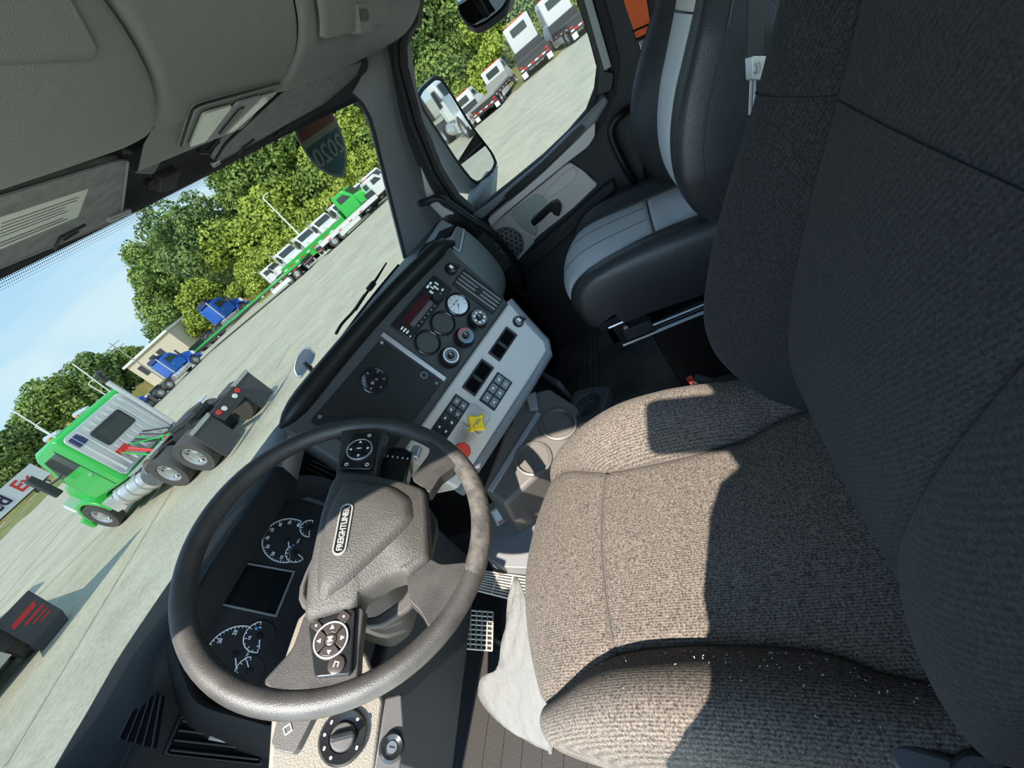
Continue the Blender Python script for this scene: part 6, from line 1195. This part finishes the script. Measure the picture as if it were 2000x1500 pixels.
# pale building with dark openings
K['cream'] = mat('cream_cladding', (0.62, 0.55, 0.42), 0.8); K['opening'] = mat('dark_opening', (0.05, 0.05, 0.055), 0.6)
ba_, bb2 = polar(27.6, 104), polar(32.6, 96); bv = bb2 - ba_; BF = Frame(ba_, bv, (0, 0, 1)); LB = bv.length
bd_ = thing('building', 'cream low building with dark doorways behind the blue tractor', 'building', tuple(ba_))
lpart(MB().bb((0, 0, -7), (LB, 5.6, 0), BF.M), 'wall', 'cream', bd_); lpart(MB().bb((-0.3, 5.5, -7.3), (LB + 0.3, 5.9, 0.4), BF.M), 'roof', 'white_body', bd_)
for u in (1.2, 4.6, 6.6): lpart(MB().bb((u, 2.4, -0.1), (u + 1.4, 4.3, 0.04), BF.M), 'doorway', 'opening', bd_)
# poles
def pole(label, az, d, h, arms=False, r_=0.11):
    o = thing('utility_pole' if arms else 'lamp_pole', label, 'pole', tuple(polar(az, d))); p = polar(az, d)
    lpart(MB().cyl(p, p + Vector((0, 0, h)), r_, r_ * 0.7, 10), 'shaft', 'tape_white' if not arms else 'deck', o)
    if arms:
        f = Frame(p + Vector((0, 0, h - 0.5)), (0.8, -0.6, 0), (0, 0, 1))
        for k in (0, 0.7): lpart(MB().bb((-1.2, -k - 0.06, -0.06), (1.2, -k + 0.06, 0.06), f.M), 'crossarm', 'deck', o)
    else: lpart(MB().tube([p + Vector((0, 0, h)), p + Vector((0.3, -0.2, h + 0.15)), p + Vector((0.8, -0.5, h + 0.1))], 0.06, 8), 'lamp_head', 'tape_white', o)
pole('tall white pole standing before the wood', 49.6, 62, 8.3, r_=0.12); pole('utility pole with crossarms above the cream building', 28.6, 90, 9.0, True); pole('slim pole behind the green truck cab', 24.6, 88, 6.5); pole('slim pole at the far left edge of the trees', 19.5, 88, 6.6); pole('slim pole at the shrub line above the green cab', 63.5, 60, 4.2, r_=0.06)

# ------------------------------------------------------------------ outside of our own cab: hood, mirrors, wipers
own = thing('own_hood', 'white hood of the cab below the windshield', 'hood', (0.77, 2.2, 0.3))
MB().grid(lambda u, v: Vector((-0.05 + 1.64 * u, 1.36 + 1.55 * v, 0.60 - 0.28 * v - 0.10 * (2 * u - 1) ** 4 - 0.10 * v * v)), 24, 16).build('hood_skin', K['white_body'], own, 80, solid=0.02)
cw = MB().loft([[(x, ws_bot(x).y + dy, ws_bot(x).z + dz) for x in [-0.12 + 1.78 * i / 30 for i in range(31)]] for dy, dz in ((0.005, -0.03), (0.06, -0.07), (0.09, -0.22))], None, False).build('cowl', K['plastic_black'], own)
MB().tube(spline([(1.60, 2.05, 0.30), (1.62, 2.03, 0.55), (1.62, 2.0, 0.70)], 4), 0.012, 8).build('mirror_post', K['plastic_black'], own)
hm = Frame(Vector(CAM) + Vector(ray(594, 706)) * 2.78, (0.80, -0.60, 0.0), (0.1, 0.25, 0.95)); hq = [hm.hit(*q) for q in ((571, 722), (578, 695), (592, 678), (604, 677), (617, 690), (612, 705), (600, 722), (588, 738), (578, 738))]
ht = thing('hood_mirror', 'small grey convex mirror on the hood outside the windshield', 'mirror', tuple(hm.p))
MB().prism(smooth_poly(hq, 0.25), -0.06, 0.0, hm.M).build('housing', K['silver'], ht, bevel=0.012, seg=3)
hc_ = Vector((sum(p[0] for p in hq) / 9, sum(p[1] for p in hq) / 9)); MB().prism(smooth_poly([tuple(hc_ + (Vector(p) - hc_) * 0.84) for p in hq], 0.25), 0.0, 0.003, hm.M).build('mirror_glass', K['mirror'], ht)
MB().tube([hm.at(hc_.x, hc_.y - 0.05, -0.04), Vector((1.62, 2.0, 0.66))], 0.012, 8).build('stem', K['plastic_black'], ht)
def wiper(label, pts, arm):
    o = thing('wiper', label, 'wiper', tuple(arm[-1]), 'windshield wipers')
    MB().tube(pts, [0.003] + [0.0055] * (len(pts) - 1), 6).build('blade', K['rubber'], o); MB().tube(spline(arm, 4), 0.006, 6).build('arm', K['plastic_black'], o)
    q = (pts[0] + pts[-1]) / 2; MB().box(tuple(q), (0.05, 0.02, 0.02)).build('bridge', K['plastic_black'], o)
def wsp(px, py, off=0.02):
    """point just outside the windshield seen at a photo pixel"""
    r = Vector(ray(px, py)); best = None
    for i in range(400):
        t = 0.8 + i * 0.005; p = Vector(CAM) + r * t; x = p.x
        zb, zt = ws_bot(x).z, ws_top(x).z; k = (p.z - zb) / (zt - zb); y = ws(x, max(-0.2, min(1, k))).y
        if p.y > y + off: return p
    return p
wiper('right windshield wiper resting below the passenger side glass', [wsp(755, 513), wsp(735, 545), wsp(712, 578), wsp(694, 606)], [wsp(712, 576, 0.03), wsp(690, 608, 0.04), wsp(668, 632, 0.04), wsp(656, 652, 0.03)])
# passenger door mirror
dm = thing('door_mirror', 'tall passenger door mirror with a small convex lower glass', 'mirror', tuple(on(920, 400, x=1.95)))
z6b = lambda x, y: (780 + 0.2 * x, 140 + 0.2 * y)
MF = Frame(on(*z6b(560, 560), x=2.06), (0.90, -0.42, 0), (0.0, -0.035, 1))
mo = smooth_poly([MF.hit(*z6b(*q)) for q in ((180, 235), (215, 170), (340, 55), (400, 62), (460, 140), (700, 530), (900, 790), (945, 890), (920, 960), (830, 1060), (760, 1095), (700, 1060), (560, 880), (260, 420), (190, 300))], 0.25, 3)
mc = Vector((sum(p[0] for p in mo) / len(mo), sum(p[1] for p in mo) / len(mo)))
bo = [tuple(mc + (Vector(p) - mc) * 0.85 + Vector((-0.035, -0.02))) for p in mo]
MB().loft([[MF.at(p[0], p[1], 0.0) for p in mo], [MF.at(*(mc + (Vector(p) - mc) * 1.04), -0.012) for p in mo], [MF.at(*(mc + (Vector(p) - mc) * 1.04 + Vector((-0.02, -0.01))), -0.06) for p in mo], [MF.at(*p, -0.12) for p in bo]], None, True, (False, True)).build('housing', K['plastic_green'], dm, 50)
MB().ring([tuple(mc + (Vector(p) - mc) * 1.02) for p in mo], [tuple(mc + (Vector(p) - mc) * 0.955) for p in mo], -0.004, 0.006, MF.M).build('rim', K['rubber'], dm, bevel=0.002)
d0_, d1_ = Vector(MF.hit(*z6b(625, 870))), Vector(MF.hit(*z6b(800, 690)))
inn = [mc + (Vector(p) - mc) * 0.96 for p in mo]; nn_ = Vector((-(d1_ - d0_).y, (d1_ - d0_).x)); 
sel = lambda s_: [tuple(p) for p in inn if s_ * nn_.dot(p - d0_) > 0.0004]
up_, lo_ = sel(1), sel(-1)
MB().prism(up_, -0.004, 0.001, MF.M).build('mirror_glass', K['mirror'], dm, 0); MB().prism(lo_, -0.004, 0.0015, MF.sub(0, 0, 0).M).build('convex_glass', K['mirror'], dm, 0)
MB().tube([MF.at(*d0_, 0.002), MF.at(*d1_, 0.002)], 0.005, 6).build('divider', K['rubber'], dm)
MB().loft([[on(*z6b(*q), x=x_) for q, x_ in (((660, 1340), 1.86), ((730, 1370), 1.84), ((880, 1290), 1.90), ((930, 1180), 1.98))], [on(*z6b(*q), x=x_) for q, x_ in (((710, 1130), 2.02), ((760, 1130), 2.0), ((900, 1020), 2.04), ((945, 930), 2.10))]], None, False).build('arm', K['plastic_green'], dm, 60, solid=0.03)
# look-down mirror above the passenger window
lm2 = thing('look_down_mirror', 'grey convex mirror hanging outside the top of the passenger window', 'mirror', tuple(on(930, 20, x=1.95)))
LM = Frame(on(935, 20, x=1.95), (0.25, -0.95, 0.1), (0.5, 0.1, 0.86))
lo2 = smooth_poly([LM.hit(*q) for q in ((890, -2), (896, 28), (910, 46), (926, 53), (950, 42), (985, 14), (1005, -20), (950, -60), (900, -50))], 0.25, 3); lc = Vector((sum(p[0] for p in lo2) / len(lo2), sum(p[1] for p in lo2) / len(lo2)))
MB().prism(lo2, -0.05, 0.0, LM.M).build('housing', K['plastic_black'], lm2, bevel=0.01)
MB().prism([tuple(lc + (Vector(p) - lc) * 0.93) for p in lo2], 0.0, 0.003, LM.M).build('mirror_glass', K['mirror'], lm2)
MB().tube([LM.at(*lc, -0.04), Vector((1.80, 0.30, 1.52))], 0.012, 8).build('bracket', K['plastic_black'], lm2)
